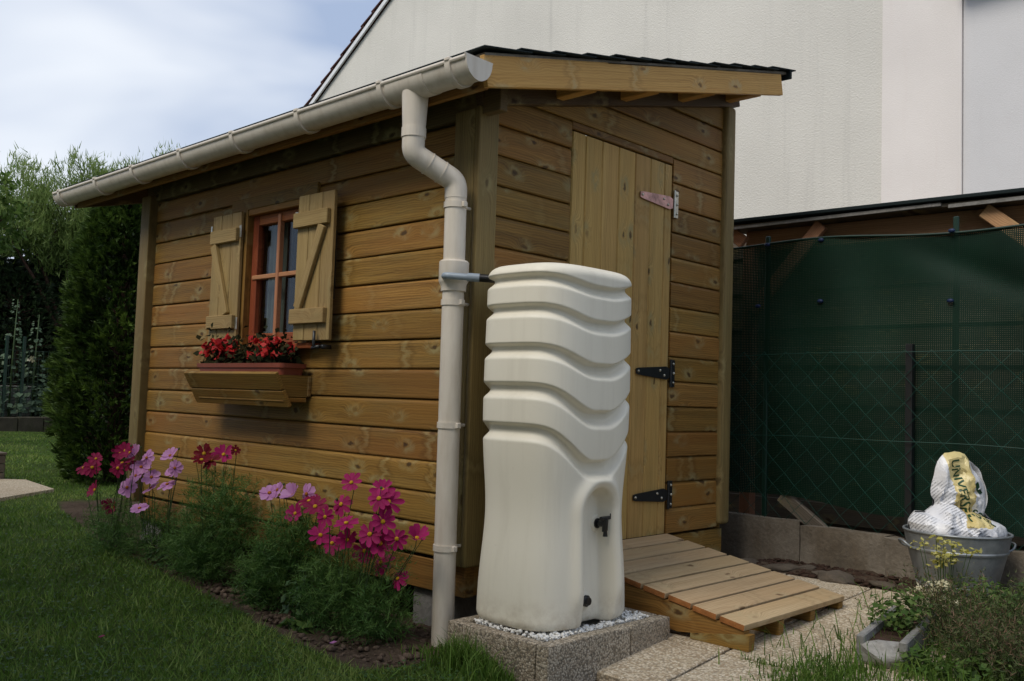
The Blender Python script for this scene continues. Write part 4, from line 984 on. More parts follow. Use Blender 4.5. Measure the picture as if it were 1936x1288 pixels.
for gi, (fl, lab, md) in enumerate(zip(FL, LAB, MND)):
    cx = md[0][0]; cy = md[0][1]
    t = thing('cosmos_plant', lab, 'flower plant', (cx, cy, 0))
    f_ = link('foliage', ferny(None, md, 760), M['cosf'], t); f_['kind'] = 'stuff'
    st = []
    for i, (x, y, z, c) in enumerate(fl):
        nr = Vector((.35 + random.uniform(-.55, .45), -.6 + random.uniform(-.4, .4), .45 + random.uniform(-.45, .5))).normalized()
        sc = random.uniform(.88, 1.12) * (1.0 if c != 'd' or i != 4 else .6)
        q = nr.to_track_quat('Z', 'Y').to_matrix().to_4x4() @ Matrix.Rotation(random.uniform(0, 6.28), 4, 'Z')
        mw = T4((x, y, z)) @ q @ Matrix.Scale(sc, 4)
        k = random.choice((0, 0, 1, 2, 0, 3, 4)); fo = link('flower', PET[c][k], None, t, mw, True); link('flower_centre', CEN[c], None, fo, mw, True)
        bx = cx + (x - cx) * .45 if abs(x - cx) < .5 else x * .8 + cx * .2
        a = Vector((bx, y * .6 + cy * .4 + .02, .04)); b = Vector((x, y, z)) - nr * .012
        st.append((sweep([a, a.lerp(b, .5) + Vector((random.uniform(-.02, .02), random.uniform(-.015, .015), .02)), b - nr * .02 - Vector((0, 0, .01)), b], [.003, .0022, .0016, .0016], 5, False), I4))
        if random.random() < .35:
            bb = b + Vector((random.uniform(-.05, .05), random.uniform(-.03, .03), random.uniform(.0, .05)))
            st.append((sweep([a.lerp(b, .6), bb], [.0018, .0012], 5, False), I4)); bud = bmesh.new(); bmesh.ops.create_icosphere(bud, subdivisions=1, radius=.006); mm = bpy.data.meshes.new('bud'); bud.to_mesh(mm); bud.free(); st.append((mm, T4(bb)))
    s_ = link('stems', join(st), M['stem'], t, None, True)
# loose petals
for x, y, nm in ((-.70, -1.03, 'single magenta petal lying on the near lawn'), (-.146, -.47, 'lilac petal standing at the lawn edge near the bed')):
    o = link('fallen_petal', pymesh([(-.014, -.007, 0), (.012, -.009, .004), (.018, .004, .010), (-.01, .009, .006)], [(0, 1, 2, 3)]), M['pm'] if x < -.5 else M['pp'], None, T4((x, y, float(gh(x, y)) + .03))); tag(o, nm, 'petal')

def leafy(name, label, cat, x, y, rx, ry, hz, n, mat, size, z0=None, asp=.8, up=.8, stems=8, group=None, low=.02):
    z = float(gh(x, y)) if z0 is None else z0
    t = thing(name, label, cat, (x, y, z), group)
    d = RNG.normal(size=(n, 3)); d /= np.linalg.norm(d, axis=1, keepdims=True); rr = RNG.random(n) ** .4
    P = np.array([x, y, z + hz * .45]) + d * rr[:, None] * [rx, ry, hz * .55]; P[:, 2] = np.maximum(P[:, 2], z + low)
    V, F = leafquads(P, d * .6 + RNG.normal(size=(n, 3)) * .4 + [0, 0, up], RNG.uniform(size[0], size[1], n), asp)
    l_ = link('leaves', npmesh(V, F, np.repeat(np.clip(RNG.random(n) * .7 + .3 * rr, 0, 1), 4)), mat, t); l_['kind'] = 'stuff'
    st = []
    for i in range(stems):
        k = random.randrange(n); st.append((sweep([(x + random.uniform(-.02, .02), y + random.uniform(-.02, .02), z - .01), tuple(P[k])], [.003, .0015], 5, False), I4))
    if st: link('stems', join(st), M['stem'], t, None, True)
    return t
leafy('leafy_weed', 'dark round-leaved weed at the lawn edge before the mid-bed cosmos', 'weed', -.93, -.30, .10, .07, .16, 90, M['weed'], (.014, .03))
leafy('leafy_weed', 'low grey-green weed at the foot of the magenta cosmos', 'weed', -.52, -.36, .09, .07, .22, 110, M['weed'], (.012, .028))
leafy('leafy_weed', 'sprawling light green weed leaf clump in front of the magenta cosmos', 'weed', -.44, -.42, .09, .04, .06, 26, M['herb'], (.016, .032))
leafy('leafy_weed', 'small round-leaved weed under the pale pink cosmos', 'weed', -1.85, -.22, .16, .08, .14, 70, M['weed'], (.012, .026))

# ================================================================== FENCE WALL, CHAIN LINK, SCREEN
FY = 2.10
lw = thing('low_wall', 'low mossy concrete wall under the green fence', 'wall', (.8, FY, .1))
def rough_panel(x0, x1, z0, z1, rough, y0=FY, th=.10):
    nx_, nz_ = max(4, int((x1 - x0) / .035)), 7; bm = bmesh.new()
    bmesh.ops.create_grid(bm, x_segments=nx_, y_segments=nz_, size=.5)
    me = bpy.data.meshes.new('p'); bm.to_mesh(me); bm.free()
    V = [((v.co.x) * (x1 - x0), 0, (v.co.y + .5) * (z1 - z0)) for v in me.vertices]; F = [tuple(p.vertices) for p in me.polygons]
    n0 = len(V); top = sorted([i for i, v in enumerate(V) if v[2] > z1 - z0 - 1e-4], key=lambda i: V[i][0])
    V2 = []
    for v in V:
        k = mnoise.noise(Vector((v[0] * 7 + x0, 0, v[2] * 9))) + .5 * mnoise.noise(Vector((v[0] * 22 + x0, 1, v[2] * 22)))
        tz = .006 * mnoise.noise(Vector((v[0] * 6 + x0 * 3, 5, 0))) if v[2] > z1 - z0 - 1e-4 else 0
        V2.append((v[0], -k * rough, v[2] + tz * (rough / .006)))
    for i in top: V2.append((V2[i][0], th, V2[i][2] - .004))
    for a in range(len(top) - 1): F.append((top[a], top[a + 1], n0 + a + 1, n0 + a))
    me = fixnormals(pymesh(V2, F)); o = link('concrete_panel', me, M['conc'], lw, T4(((x0 + x1) / 2, y0, z0))); autosmooth(o, 60)
rough_panel(-2.9, -.30, .02, .315, .004); rough_panel(-.296, .275, .02, .308, .005); rough_panel(.279, .72, .02, .292, .006); rough_panel(.723, 1.15, .02, .285, .022, FY - .02, .12); rough_panel(1.153, 3.2, .02, .29, .01)
box('core', lw, -2.9, 3.2, FY + .035, FY + .095, .0, .275, M['conc'], 0)

cf = thing('chain_link_fence', 'green chain link fence standing on the low concrete wall', 'fence', (.8, FY + .05, .29))
FYW = FY + .03
for x in (-.95, .805, 2.55):
    po = link('fence_post', join([(bevelbox(.032, .006, .95, .001), T4((x, FYW + .012, .74))), (bevelbox(.006, .03, .95, .001), T4((x + .013, FYW + .028, .74)))]), M['blackm'], cf)
def chain():
    zb_, zt, pit = .295, 1.185, .062; x0, x1 = -1.6, 3.0; V = []; E = []
    me = []
    k = int((x1 - x0) / pit); nseg = int((zt - zb_) / (pit))
    for i in range(k + 1):
        for sg in (1, -1):
            pts = []
            for j in range(nseg + 1):
                off = (pit / 2) * (1 if (j + i) % 2 == 0 else -1)
                x = x0 + i * pit + (0 if sg > 0 else 0)
                pts.append((x + off * .98 + .004 * mnoise.noise(Vector((x * 3, j * .6, 0))), FYW - .004 * sg * (1 if j % 2 else -1), zb_ + j * (zt - zb_) / nseg + .003 * mnoise.noise(Vector((x * 2, j * .5, 4)))))
            if sg > 0: me.append(pts)
    Vs = []; Fs = []
    for pts in me:
        b = len(Vs)
        for p in pts:
            for a in range(4):
                q = math.pi / 2 * a + .78; Vs.append((p[0] + .0017 * math.cos(q), p[1] + .0017 * math.sin(q), p[2]))
        for j in range(len(pts) - 1):
            for a in range(4): Fs.append((b + j * 4 + a, b + j * 4 + (a + 1) % 4, b + (j + 1) * 4 + (a + 1) % 4, b + (j + 1) * 4 + a))
    m1 = pymesh(Vs, Fs); o = link('wire_mesh', m1, M['gwire'], cf); o['kind'] = 'stuff'
    for z in (1.165, .735):
        link('tension_wire', sweep([(x, FYW - .004 + .002 * math.sin(x * 5), z + .012 * math.cos((x - .8) * 1.8) + .003 * math.sin(x * 7)) for x in np.linspace(-1.6, 3.0, 40)], .0017, 5), M['gwire'], cf)
chain()
scr = thing('privacy_screen', 'dark green woven privacy screen hung behind the chain link fence', 'screen', (.8, FY + .09, .4))
def screen():
    xs = np.linspace(-.75, 2.9, 180); zs = np.linspace(0, 1, 60); X, Zt = np.meshgrid(xs, zs, indexing='ij')
    top = 1.785 - .035 * (X + .17) / 1.5 + .012 * np.sin(X * 5); bot = .42 - .05 * X + .012 * np.sin(X * 8)
    Z = bot + (top - bot) * Zt
    Y = FY + .10 + .012 * np.sin(X * 4.3 + Z * 1.5) * (1 - Zt * .4) + .02 * np.exp(-((Z - (2.05 - .45 * X)) / .07) ** 2) * sstep(.6, 1.1, X) + .018 * np.exp(-((Z - (2.3 - .38 * X)) / .08) ** 2) * sstep(.6, 1.1, X) + .006 * np.sin(X * 13 + Z * 4)
    Y += .03 * np.exp(-((X + .02) / .10) ** 2) * (1 - Zt * .5)
    V = np.stack([X, Y, Z], -1).reshape(-1, 3); nx_, ny_ = X.shape; i = (np.arange(nx_ - 1)[:, None] * ny_ + np.arange(ny_ - 1)[None]).ravel()
    link('screen_cloth', npmesh(V, np.stack([i, i + ny_, i + ny_ + 1, i + 1], 1)), M['screen'], scr, None, True)
    hm = link('top_hem', sweep([(x, FY + .098 + .012 * math.sin(x * 4.3 + 2.6) * .6, 1.785 - .035 * (x + .17) / 1.5 + .012 * math.sin(x * 5)) for x in np.linspace(-.75, 2.9, 60)], .006, 6), M['dgreen'], scr, None, True)
    for x, z in ((.02, 1.775), (.33, 1.772), (.985, 1.755), (.33, 1.45), (.98, 1.42), (-.03, 1.44)):
        bm = bmesh.new(); bmesh.ops.create_uvsphere(bm, u_segments=10, v_segments=6, radius=.013); bmesh.ops.scale(bm, vec=(1.3, .7, .8), verts=bm.verts); me = bpy.data.meshes.new('tie'); bm.to_mesh(me); bm.free()
        link('tie', me, M['bluec'], scr, T4((x, FY + .085, z)), True)
    for x in (.0, .99): link('support_post', bevelbox(.026, .02, 1.56, .004), M['dgreen'], scr, T4((x, FY + .135, 1.05)))
screen()

# neighbour's lean-to behind the screen
lt = thing('lean_to', 'rough timber lean-to with black felt roof edge behind the green screen', 'lean-to', (1.0, 2.9, 0))
LY = 2.62
board('roof_board', lt, 3.9, .02, .5, (-.42, LY - .12, 1.955), (1, 0, -.012), (0, 0, 1), M['oldw'], .002)
for a, b in ((-.43, .83), (.865, 2.2), (2.235, 3.5)):
    m_ = bevelbox(b - a, .012, .020, .002); link('roof_trim', m_, M['whitep'] if False else M['concg'], lt, T4(((a + b) / 2, LY - .128, 1.962 - .012 * ((a + b) / 2 + .42))))
link('roof_felt', bevelbox(3.95, .6, .022, .004), M['felt'], lt, frame((1.54, LY + .15, 1.971), (1, 0, -.012), (0, 0, 1)))
board('beam', lt, 3.8, .125, .04, (-.36, LY, 1.825), (1, 0, -.012), (0, 0, 1), M['pinkw'])
for x in (-.30, 1.55, 3.2):
    link('post', bevelbox(1.85, .07, .07, .004), M['pinkw'], lt, frame((x, LY + .0 - .04, .925), (0, 0, 1), (1, 0, 0)))
for (xa, za, xb, zb) in ((-.27, 1.45, .16, 1.93), (1.50, 1.50, 1.02, 1.91), (.1, .42, .38, .22), (-.33, 1.87, -.75, 2.2)):
    d = Vector((xb - xa, 0, zb - za)); link('brace', bevelbox(d.length, .035, .075, .004), M['pinkw'] if za > 1 else M['oldw'], lt, frame(((xa + xb) / 2, LY - .07 if za > 1 else FY + .14, (za + zb) / 2), d, (-d.z, 0, d.x)))
for i in range(17):
    z = .05 + i * .115; link('back_plank', bevelbox(4.4, .018, .118, .003), M['oldw'], lt, T4((1.25, LY + .25 + (i % 2) * .02, z)))

# ================================================================== TUB AND COMPOST BAG
tub = thing('galvanised_tub', 'round galvanised steel tub holding the compost bag', 'tub', (1.12, 1.88, .14))
TX, TY, TZ, TR = 1.12, 1.86, .135, .215
def ringpath(r, z, n=64): return [(TX + r * math.cos(2 * math.pi * i / n), TY + r * math.sin(2 * math.pi * i / n), z) for i in range(n)]
def lathe(prof, n=64):
    V = []; F = []
    for r, z in prof: V += ringpath(r, z, n)
    for a in range(len(prof) - 1):
        for i in range(n): F.append((a * n + i, a * n + (i + 1) % n, (a + 1) * n + (i + 1) % n, (a + 1) * n + i))
    return V, F
V, F = lathe([(.155, TZ), (.16, TZ + .02), (.1625, TZ + .022), (.1625, TZ + .028), (.161, TZ + .03), (.196, TZ + .165), (.201, TZ + .167), (.203, TZ + .174), (.200, TZ + .180), (.2125, TZ + .245), (.2095, TZ + .245), (.19, TZ + .15), (.15, TZ + .01)])
F.append(tuple(range(63, -1, -1)))
b_ = link('tub_body', pymesh(V, F), M['galv'], tub); autosmooth(b_, 35)
link('rim', sweep(ringpath(.2125, TZ + .246), .0055, 8, False, True), M['galv'], tub, None, True)
for sg in (-1, 1):
    rx, ry = math.cos(YAW) * sg, math.sin(YAW) * sg; px_, py_ = -ry, rx
    pts = [(TX + rx * (.20 + o) + px_ * s_, TY + ry * (.20 + o) + py_ * s_, TZ + .20 + z) for o, s_, z in ((-.01, -.045, -.03), (.018, -.045, -.022), (.04, -.03, .0), (.042, .0, .004), (.04, .03, .0), (.018, .045, -.022), (-.01, .045, -.03))]
    link('handle', sweep(smoothpath(pts, .02, 3), .005, 8), M['galv'], tub, None, True)

bag = thing('compost_bag', 'crumpled white and yellow printed compost bag stuffed in the tub', 'bag', (1.12, 1.88, .4))
def make_bag():
    r = Vector((math.cos(YAW), math.sin(YAW), 0)); f = Vector((math.sin(YAW), -math.cos(YAW), 0))    # r: along the bag's width, f: its printed side
    def pil(outline, ctr, thick, depth0, seedv, na=54, nr=15, amp=1.0):
        ol = np.array(outline, float); c = np.array(ctr, float)
        d = ol - c; ang = np.arctan2(d[:, 1], d[:, 0]); rad = np.hypot(d[:, 0], d[:, 1]); o = np.argsort(ang); ang, rad = ang[o], rad[o]
        A = np.linspace(-np.pi, np.pi, na, endpoint=False); RR = np.interp(A, ang, rad, period=2 * np.pi)
        V = []; F = []; C = []
        for side in (1, -1):
            b = len(V)
            for j in range(nr + 1):
                t = j / nr
                for i in range(na):
                    a, w_ = c[0] + math.cos(A[i]) * RR[i] * t, c[1] + math.sin(A[i]) * RR[i] * t
                    th = thick * (1 - t ** 2.6) ** .7 if t < 1 else 0
                    p = Vector((a * 11 + seedv, w_ * 5.5 - a * 3, side * 2)); q = Vector((a * 24 + w_ * 9 + seedv, w_ * 17 - a * 8, side))
                    cr = .085 * (.30 - abs(mnoise.noise(p))) + .042 * (.25 - abs(mnoise.noise(q))) + .012 * mnoise.noise(q * 2.1)
                    dd = depth0 + side * (th + amp * cr * (1 - t ** 5))
                    k2 = .014 * mnoise.noise(q * .7 + Vector((3, 3, 3)))
                    V.append(Vector((TX, TY, 0)) + r * (a + k2) + f * dd + Vector((0, 0, w_ + k2)))
                    C.append((a, w_, side))
            for j in range(nr):
                for i in range(na):
                    q_ = (b + j * na + i, b + j * na + (i + 1) % na, b + (j + 1) * na + (i + 1) % na, b + (j + 1) * na + i); F.append(q_ if side > 0 else q_[::-1])
        return V, F, C
    up = [(-.09, .36), (-.10, .50), (-.092, .62), (-.085, .68), (-.055, .715), (-.01, .725), (.035, .71), (.075, .66), (.105, .60), (.122, .54), (.115, .46), (.095, .40), (.10, .34), (.0, .32)]
    lo = [(-.205, .36), (-.215, .42), (-.185, .462), (-.15, .452), (-.10, .49), (.02, .47), (.10, .462), (.13, .435), (.188, .41), (.20, .36), (.10, .31), (-.10, .31)]
    V1, F1, C1 = pil(up, (.0, .53), .040, .0, 1.0, 54, 15, .7); V2, F2, C2 = pil(lo, (-.01, .40), .135, .01, 9.0, 60, 16, .8)
    n1 = len(V1); V = V1 + V2; F = F1 + [tuple(i + n1 for i in q) for q in F2]
    me = pymesh(V, F); col = me.color_attributes.new('print', 'FLOAT_COLOR', 'POINT')
    for i, (a, w_, sd) in enumerate(C1 + C2):
        yl = 0.0; tx = 0.0
        if i < n1:
            l_ = -.045 + .02 * math.sin(w_ * 14); 
            if sd > 0 and a > l_ and a < l_ + .105 + .02 * math.sin(w_ * 9) and w_ > .42: yl = 1.0
            elif sd > 0 and a <= l_ and w_ < .6: tx = 1.0
        else:
            if sd > 0 and .0 < a + (.47 - w_) * .4 < .13 and w_ > .415: yl = 1.0
            elif sd > 0 and (-.10 < a < .06 or a < -.14): tx = 1.0
        col.data[i].color = (yl, tx, 0, 1)
    o = link('bag_body', me, M['bag'], bag); autosmooth(o, 28)
    bv = BVHTree.FromPolygons([tuple(v) for v in V], F)
    def text(body, size, ctr, ang):
        cu = bpy.data.curves.new('t', 'FONT'); cu.body = body; cu.size = size; cu.align_x = 'CENTER'; cu.align_y = 'CENTER'; cu.offset = .0008
        tm = bpy.data.objects.new('tmp', cu); COL.objects.link(tm); m2 = bpy.data.meshes.new_from_object(tm.evaluated_get(bpy.context.evaluated_depsgraph_get())); bpy.data.objects.remove(tm)
        bm = bmesh.new(); bm.from_mesh(m2); bmesh.ops.triangulate(bm, faces=bm.faces)
        for _ in range(2): bmesh.ops.subdivide_edges(bm, edges=[e for e in bm.edges if e.calc_length() > .006], cuts=1)
        ca, sa = math.cos(ang), math.sin(ang)
        for v in bm.verts:
            a, b = v.co.x * ca - v.co.y * sa + ctr[0], v.co.x * sa + v.co.y * ca + ctr[1]
            p = Vector((TX, TY, 0)) + r * a + Vector((0, 0, b)) + f * 1.0; h = bv.ray_cast(p, -f)
            v.co = (h[0] + f * .0015) if h[0] else p - f * .95
        me3 = bpy.data.meshes.new('txt'); bm.to_mesh(me3); bm.free(); link('lettering', me3, M['ink'], bag)
    text('UNIVERSEL', .052, (.0, .565), math.radians(-80)); text('SOL', .046, (.085, .448), math.radians(-28))
    # leaf emblem
    cu_pts = [(.058, .59), (.066, .56), (.085, .545), (.10, .55), (.085, .565), (.072, .60)]
    bm = bmesh.new(); vs_ = []
    for a, b in cu_pts:
        p = Vector((TX, TY, 0)) + r * a + Vector((0, 0, b)) + f; h = bv.ray_cast(p, -f); vs_.append(bm.verts.new((h[0] + f * .0025) if h[0] else p - f * .95))
    bm.faces.new(vs_); me4 = bpy.data.meshes.new('leaf'); bm.to_mesh(me4); bm.free(); link('emblem', me4, M['ink'], bag)
make_bag()

# ================================================================== RIGHT-HAND BED
sp = thing('stone_trough', 'small concrete block planter with a rough stone end on the patio edge', 'planter', (1.2, .9, .06))
pa = Vector((1.215, .66, .045)); pd = Vector((-.06, .45, .024)); pd_l = pd.length; pdn = pd.normalized(); pr_ = Vector((pdn.y, -pdn.x, 0))
for off in (.0, .135):
    link('side_wall', bevelbox(pd_l, .026, .105, .004), M['concg'], sp, frame(pa + pr_ * off + pdn * (pd_l / 2) + Vector((0, 0, .05)), pdn, (0, 0, 1)))
me = rocks(1, np.array([[0, 0, 0]]), np.array([.075]), .85); bm = bmesh.new(); bm.from_mesh(me); bmesh.ops.subdivide_edges(bm, edges=bm.edges, cuts=3, use_grid_fill=True)
for v in bm.verts: 
    q = v.co * 30; v.co += v.co.normalized() * (.010 * mnoise.noise(q) + .005 * mnoise.noise(q * 2.5)); v.co.z = min(v.co.z, .045 + .004 * mnoise.noise(q * 2))
bm.to_mesh(me); bm.free(); o = link('end_stone', me, M['stone'], sp, frame(pa + pr_ * .068 + pdn * .03 + Vector((0, 0, .05)), pr_, (0, 0, 1)) @ Matrix.Diagonal((1.12, .8, .85, 1))); autosmooth(o, 60)
link('planter_soil', pymesh([tuple(pa + pr_ * a + pdn * b + Vector((0, 0, .075))) for a, b in ((.01, .04), (.125, .04), (.125, pd_l), (.01, pd_l))], [(0, 1, 2, 3)]), M['bark'], sp)
pc = pa + pr_ * .068 + pdn * .26
leafy('columbine', 'green lobed-leaf plant with reddish leaves growing in the stone planter', 'plant', pc.x, pc.y, .11, .15, .19, 420, M['herb'], (.007, .016), .10, .95)
def heath(label, x, y, h, rx, n, tips=True):
    z = float(gh(x, y)); t = thing('heather_shrub', label, 'shrub', (x, y, z))
    a = RNG.uniform(0, 6.28, n); sp_ = np.abs(RNG.normal(0, .55, n)); base = np.array([x, y, z]) + np.stack([np.cos(a), np.sin(a), 0 * a], 1) * (rx * .35 * RNG.random(n))[:, None]
    dr = np.stack([np.cos(a) * sp_, np.sin(a) * sp_, np.ones(n)], 1); dr /= np.linalg.norm(dr, axis=1, keepdims=True); L = RNG.uniform(.55, 1.1, n) * h
    Vs = []; ts = []; Vf = []; tf = []
    for j in range(13):
        f = .12 + .88 * j / 12; o = base + dr * (L * f)[:, None] + np.stack([np.cos(a), np.sin(a), 0 * a], 1) * (rx * .3 * f * f * sp_)[:, None]
        for q in range(3):
            nd = RNG.normal(size=(n, 3)) * .8 + dr * .7; nd /= np.linalg.norm(nd, axis=1, keepdims=True); wv = np.cross(nd, RNG.normal(size=(n, 3))); wv /= np.linalg.norm(wv, axis=1, keepdims=True)
            l2 = RNG.uniform(.012, .026, n); vv = np.stack([o - wv * .0016, o + wv * .0016, o + nd * l2[:, None]], 1).reshape(-1, 3)
            if j > 8 and tips and q == 0: Vf.append(vv); tf.append(np.repeat(RNG.random(n), 3))
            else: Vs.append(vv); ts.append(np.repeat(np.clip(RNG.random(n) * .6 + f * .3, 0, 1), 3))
    V = np.concatenate(Vs); l_ = link('sprigs', npmesh(V, np.arange(len(V)).reshape(-1, 3), np.concatenate(ts)), M['heath'], t); l_['kind'] = 'stuff'
    if Vf: V = np.concatenate(Vf); l_ = link('dry_heads', npmesh(V, np.arange(len(V)).reshape(-1, 3), np.concatenate(tf)), M['heathf'], t); l_['kind'] = 'stuff'
    link('branches', join([(sweep([tuple(base[i]), tuple(base[i] + dr[i] * L[i] * .8)], [.002, .001], 4, False), I4) for i in range(0, n, 4)]), M['bark'], t)
heath('grey-green heather shrub with brown dry heads behind the stone planter', 1.38, 1.06, .28, .24, 240)
heath('heather shrub at the bottom right with reddish dry tips', 1.60, .80, .25, .26, 300)
heath('sparse pale green heather at the right edge of the picture', 1.62, 1.22, .26, .24, 260, False)
leafy('leafy_herb', 'bright lobed parsley-like herb below the stone planter', 'herb', 1.40, .70, .10, .09, .12, 190, M['herb'], (.010, .022))
leafy('leafy_herb', 'pale green herb spreading at the bottom right below the heather', 'herb', 1.56, .72, .16, .14, .16, 420, M['herb'], (.008, .018))
leafy('leafy_herb', 'feathery bright green herb between the heather shrubs', 'herb', 1.50, 1.22, .15, .15, .26, 420, M['herb'], (.007, .015))
leafy('leafy_herb', 'dense green herb clump in front of the steel tub', 'herb', 1.30, 1.55, .17, .10, .20, 330, M['herb'], (.009, .02))
leafy('leafy_herb', 'dark green herb beside the tub at the right edge', 'herb', 1.52, 1.50, .13, .12, .22, 260, M['weed'], (.012, .026))
leafy('leafy_herb', 'large-leaved green plant at the right edge beside the wall', 'herb', 1.46, 1.82, .08, .07, .22, 26, M['herb'], (.025, .05), None, .7, .3)
leafy('leafy_herb', 'little green seedling in the dark soil near the patio edge', 'herb', .97, 1.62, .03, .03, .09, 22, M['herb'], (.008, .016))
def spray(label, x, y, n, h, mat, size, spread, name='yellow_flower_plant'):
    z = float(gh(x, y)); t = thing(name, label, 'flower plant', (x, y, z)); st = []
    for i in range(n):
        a = random.uniform(0, 6.28); r_ = random.uniform(0, spread); tp = Vector((x + r_ * math.cos(a), y + r_ * math.sin(a) * .7, z + h * random.uniform(.62, 1.05)))
        st.append((sweep([(x + r_ * .3 * math.cos(a), y + r_ * .3 * math.sin(a), z), tuple(tp)], [.0022, .0014], 5, False), I4))
        k = random.randint(10, 18); C = np.array(tp) + RNG.normal(size=(k, 3)) * [.018, .018, .006]
        V, F = leafquads(C, RNG.normal(size=(k, 3)) * .5 + [0, -.2, 1], RNG.uniform(*size, k), .9, .1); link('flower_head', npmesh(V, F, np.repeat(RNG.random(k), 4)), mat, t)['kind'] = 'stuff'
    link('stems', join(st), M['stem'], t, None, True)
    m = 120; P = np.stack([RNG.normal(x, spread * .5, m), RNG.normal(y, spread * .4, m), z + RNG.uniform(.02, h * .6, m)], 1); V, F = leafquads(P, RNG.normal(size=(m, 3)) + [0, 0, .6], RNG.uniform(.006, .014, m), .5); l_ = link('leaves', npmesh(V, F, np.repeat(RNG.random(m), 4)), M['herb'], t); l_['kind'] = 'stuff'
spray('fennel-like plant with flat yellow flower heads before the steel tub', 1.17, 1.56, 17, .30, M['yellowf'], (.007, .013), .13)
spray('cream flowering plant among the herbs below the yellow heads', 1.20, 1.42, 9, .17, M['creamf'], (.008, .016), .11, 'cream_flower_plant')
def tuft(label, x, y, n, sx, sy, h, name='grass_tuft'):
    px_ = RNG.normal(x, sx, n); py_ = RNG.normal(y, sy, n); P = np.stack([px_, py_, np.maximum(gh(px_, py_), zg(py_) - .01)], 1)
    V, F, t = blades(P, RNG.uniform(.3, 1, n) ** 1.3 * h, RNG.uniform(.003, .0055, n), 1.0, True, RNG.uniform(0, .45, n))
    o = link(name, npmesh(V, F, t * .8), M['grass']); tag(o, label, 'grass tuft', kind='stuff')
tuft('long green grass tuft on the patio before the stone planter', 1.20, .40, 1500, .085, .13, .085)
tuft('grass among the herbs of the right-hand bed', 1.50, 1.0, 2600, .22, .35, .15)
tuft('thin weed grass in the patio joint', .98, .44, 60, .05, .015, .05)
# ================================================================== HOUSE BEHIND
HYY = 7.0
hs = thing('neighbour_house', 'large cream stucco gable house with dark red roof tiles behind the shed', 'house', (-5, HYY, 0))
def slabwall(name, pts, y0, y1, mat, parent):
    V = [(x, y0, z) for x, z in pts] + [(x, y1, z) for x, z in pts]; n = len(pts)
    F = [tuple(range(n)), tuple(range(2 * n - 1, n - 1, -1))] + [(i, n + i, n + (i + 1) % n, (i + 1) % n) for i in range(n)]
    return link(name, fixnormals(pymesh(V, F)), mat, parent)
rk = (7.439 - 6.085) / (11.626 - 9.553)
def rz(x): return 6.085 + rk * (x + 11.626)
slabwall('gable_wall', [(-13.8, -.2), (-1.33, -.2), (-1.33, rz(-3.5) - 1.2), (-3.5, rz(-3.5)), (-13.8, rz(-13.8))], HYY, HYY + .3, M['stucco'], hs)
rf = slabwall('roof', [(-14.3, rz(-14.3) + .02), (-3.4, rz(-3.4) + .02), (-3.4, rz(-3.4) + .10), (-14.3, rz(-14.3) + .10)], HYY - .03, HYY + 8, M['tile'], hs)
dr_ = Vector((1, 0, rk)).normalized(); Lr = 10.9 * (1 + rk * rk) ** .5
link('verge_strip', bevelbox(Lr, .03, .075, .003), M['whitep'], rf, frame(((-14.3 - 3.4) / 2, HYY - .05, rz(-8.85) + .045), dr_, (-dr_.z, 0, dr_.x)))
k = 0; x = -14.3
while x < -3.6:
    me = bevelbox(.40, .34, .03, .005)
    mw = frame((x, HYY + .09, rz(x) + .145), (1, 0, rk - .14), (-(rk - .14), 0, 1)); link('roof_tile', me, M['tile'], rf, mw); x += .335 / (1 + rk * rk) ** .5
ah = thing('adjoining_house', 'pale pinkish-white and grey rendered house wall at the right', 'house', (0, HYY, 0))
slabwall('pink_wall', [(-1.325, -.2), (-.545, -.2), (-.545, 8), (-1.325, 8)], HYY - .02, HYY + .3, M['stucco_p'], ah)
slabwall('grey_wall', [(-.54, -.2), (6, -.2), (6, 5.3), (-.54, 5.3)], HYY + .01, HYY + .3, M['stucco_g'], ah)
box('eave_soffit', ah, -.54, 6, HYY - .2, HYY + .3, 5.02, 5.15, M['oldw'], .01)

# unseen house added behind the photographer to shade the near lawn and shed front
oh = thing('added_shade_house', 'added unseen two-storey cream house behind the photographer, shading the near lawn', 'house', (1.5, -5, 0))
box('wall', oh, -6.5, 10, -11, -4.1, -.2, 4.25, M['stucco'], 0)
for x in (-4.2, -1.2, 1.6, 4.6):
    for z in (.9, 2.75):
        f_ = box('window_frame', oh, x, x + 1.2, -4.11, -4.06, z, z + 1.3, M['whitep'], .01); box('pane', oh, x + .07, x + 1.13, -4.09, -4.05, z + .07, z + 1.23, M['glass'], 0)
V = [(-6.9, -3.65, 4.2), (10.4, -3.65, 4.2), (10.4, -7.6, 6.8), (-6.9, -7.6, 6.8), (-6.9, -11.4, 4.2), (10.4, -11.4, 4.2)]
V += [(a, b, c + .12) for a, b, c in V]
link('roof', fixnormals(pymesh(V, [(0, 1, 2, 3), (3, 2, 5, 4), (6, 9, 8, 7), (9, 10, 11, 8), (0, 6, 7, 1), (4, 5, 11, 10), (0, 3, 9, 6), (3, 4, 10, 9), (1, 7, 8, 2), (2, 8, 11, 5)])), M['tile'], oh)

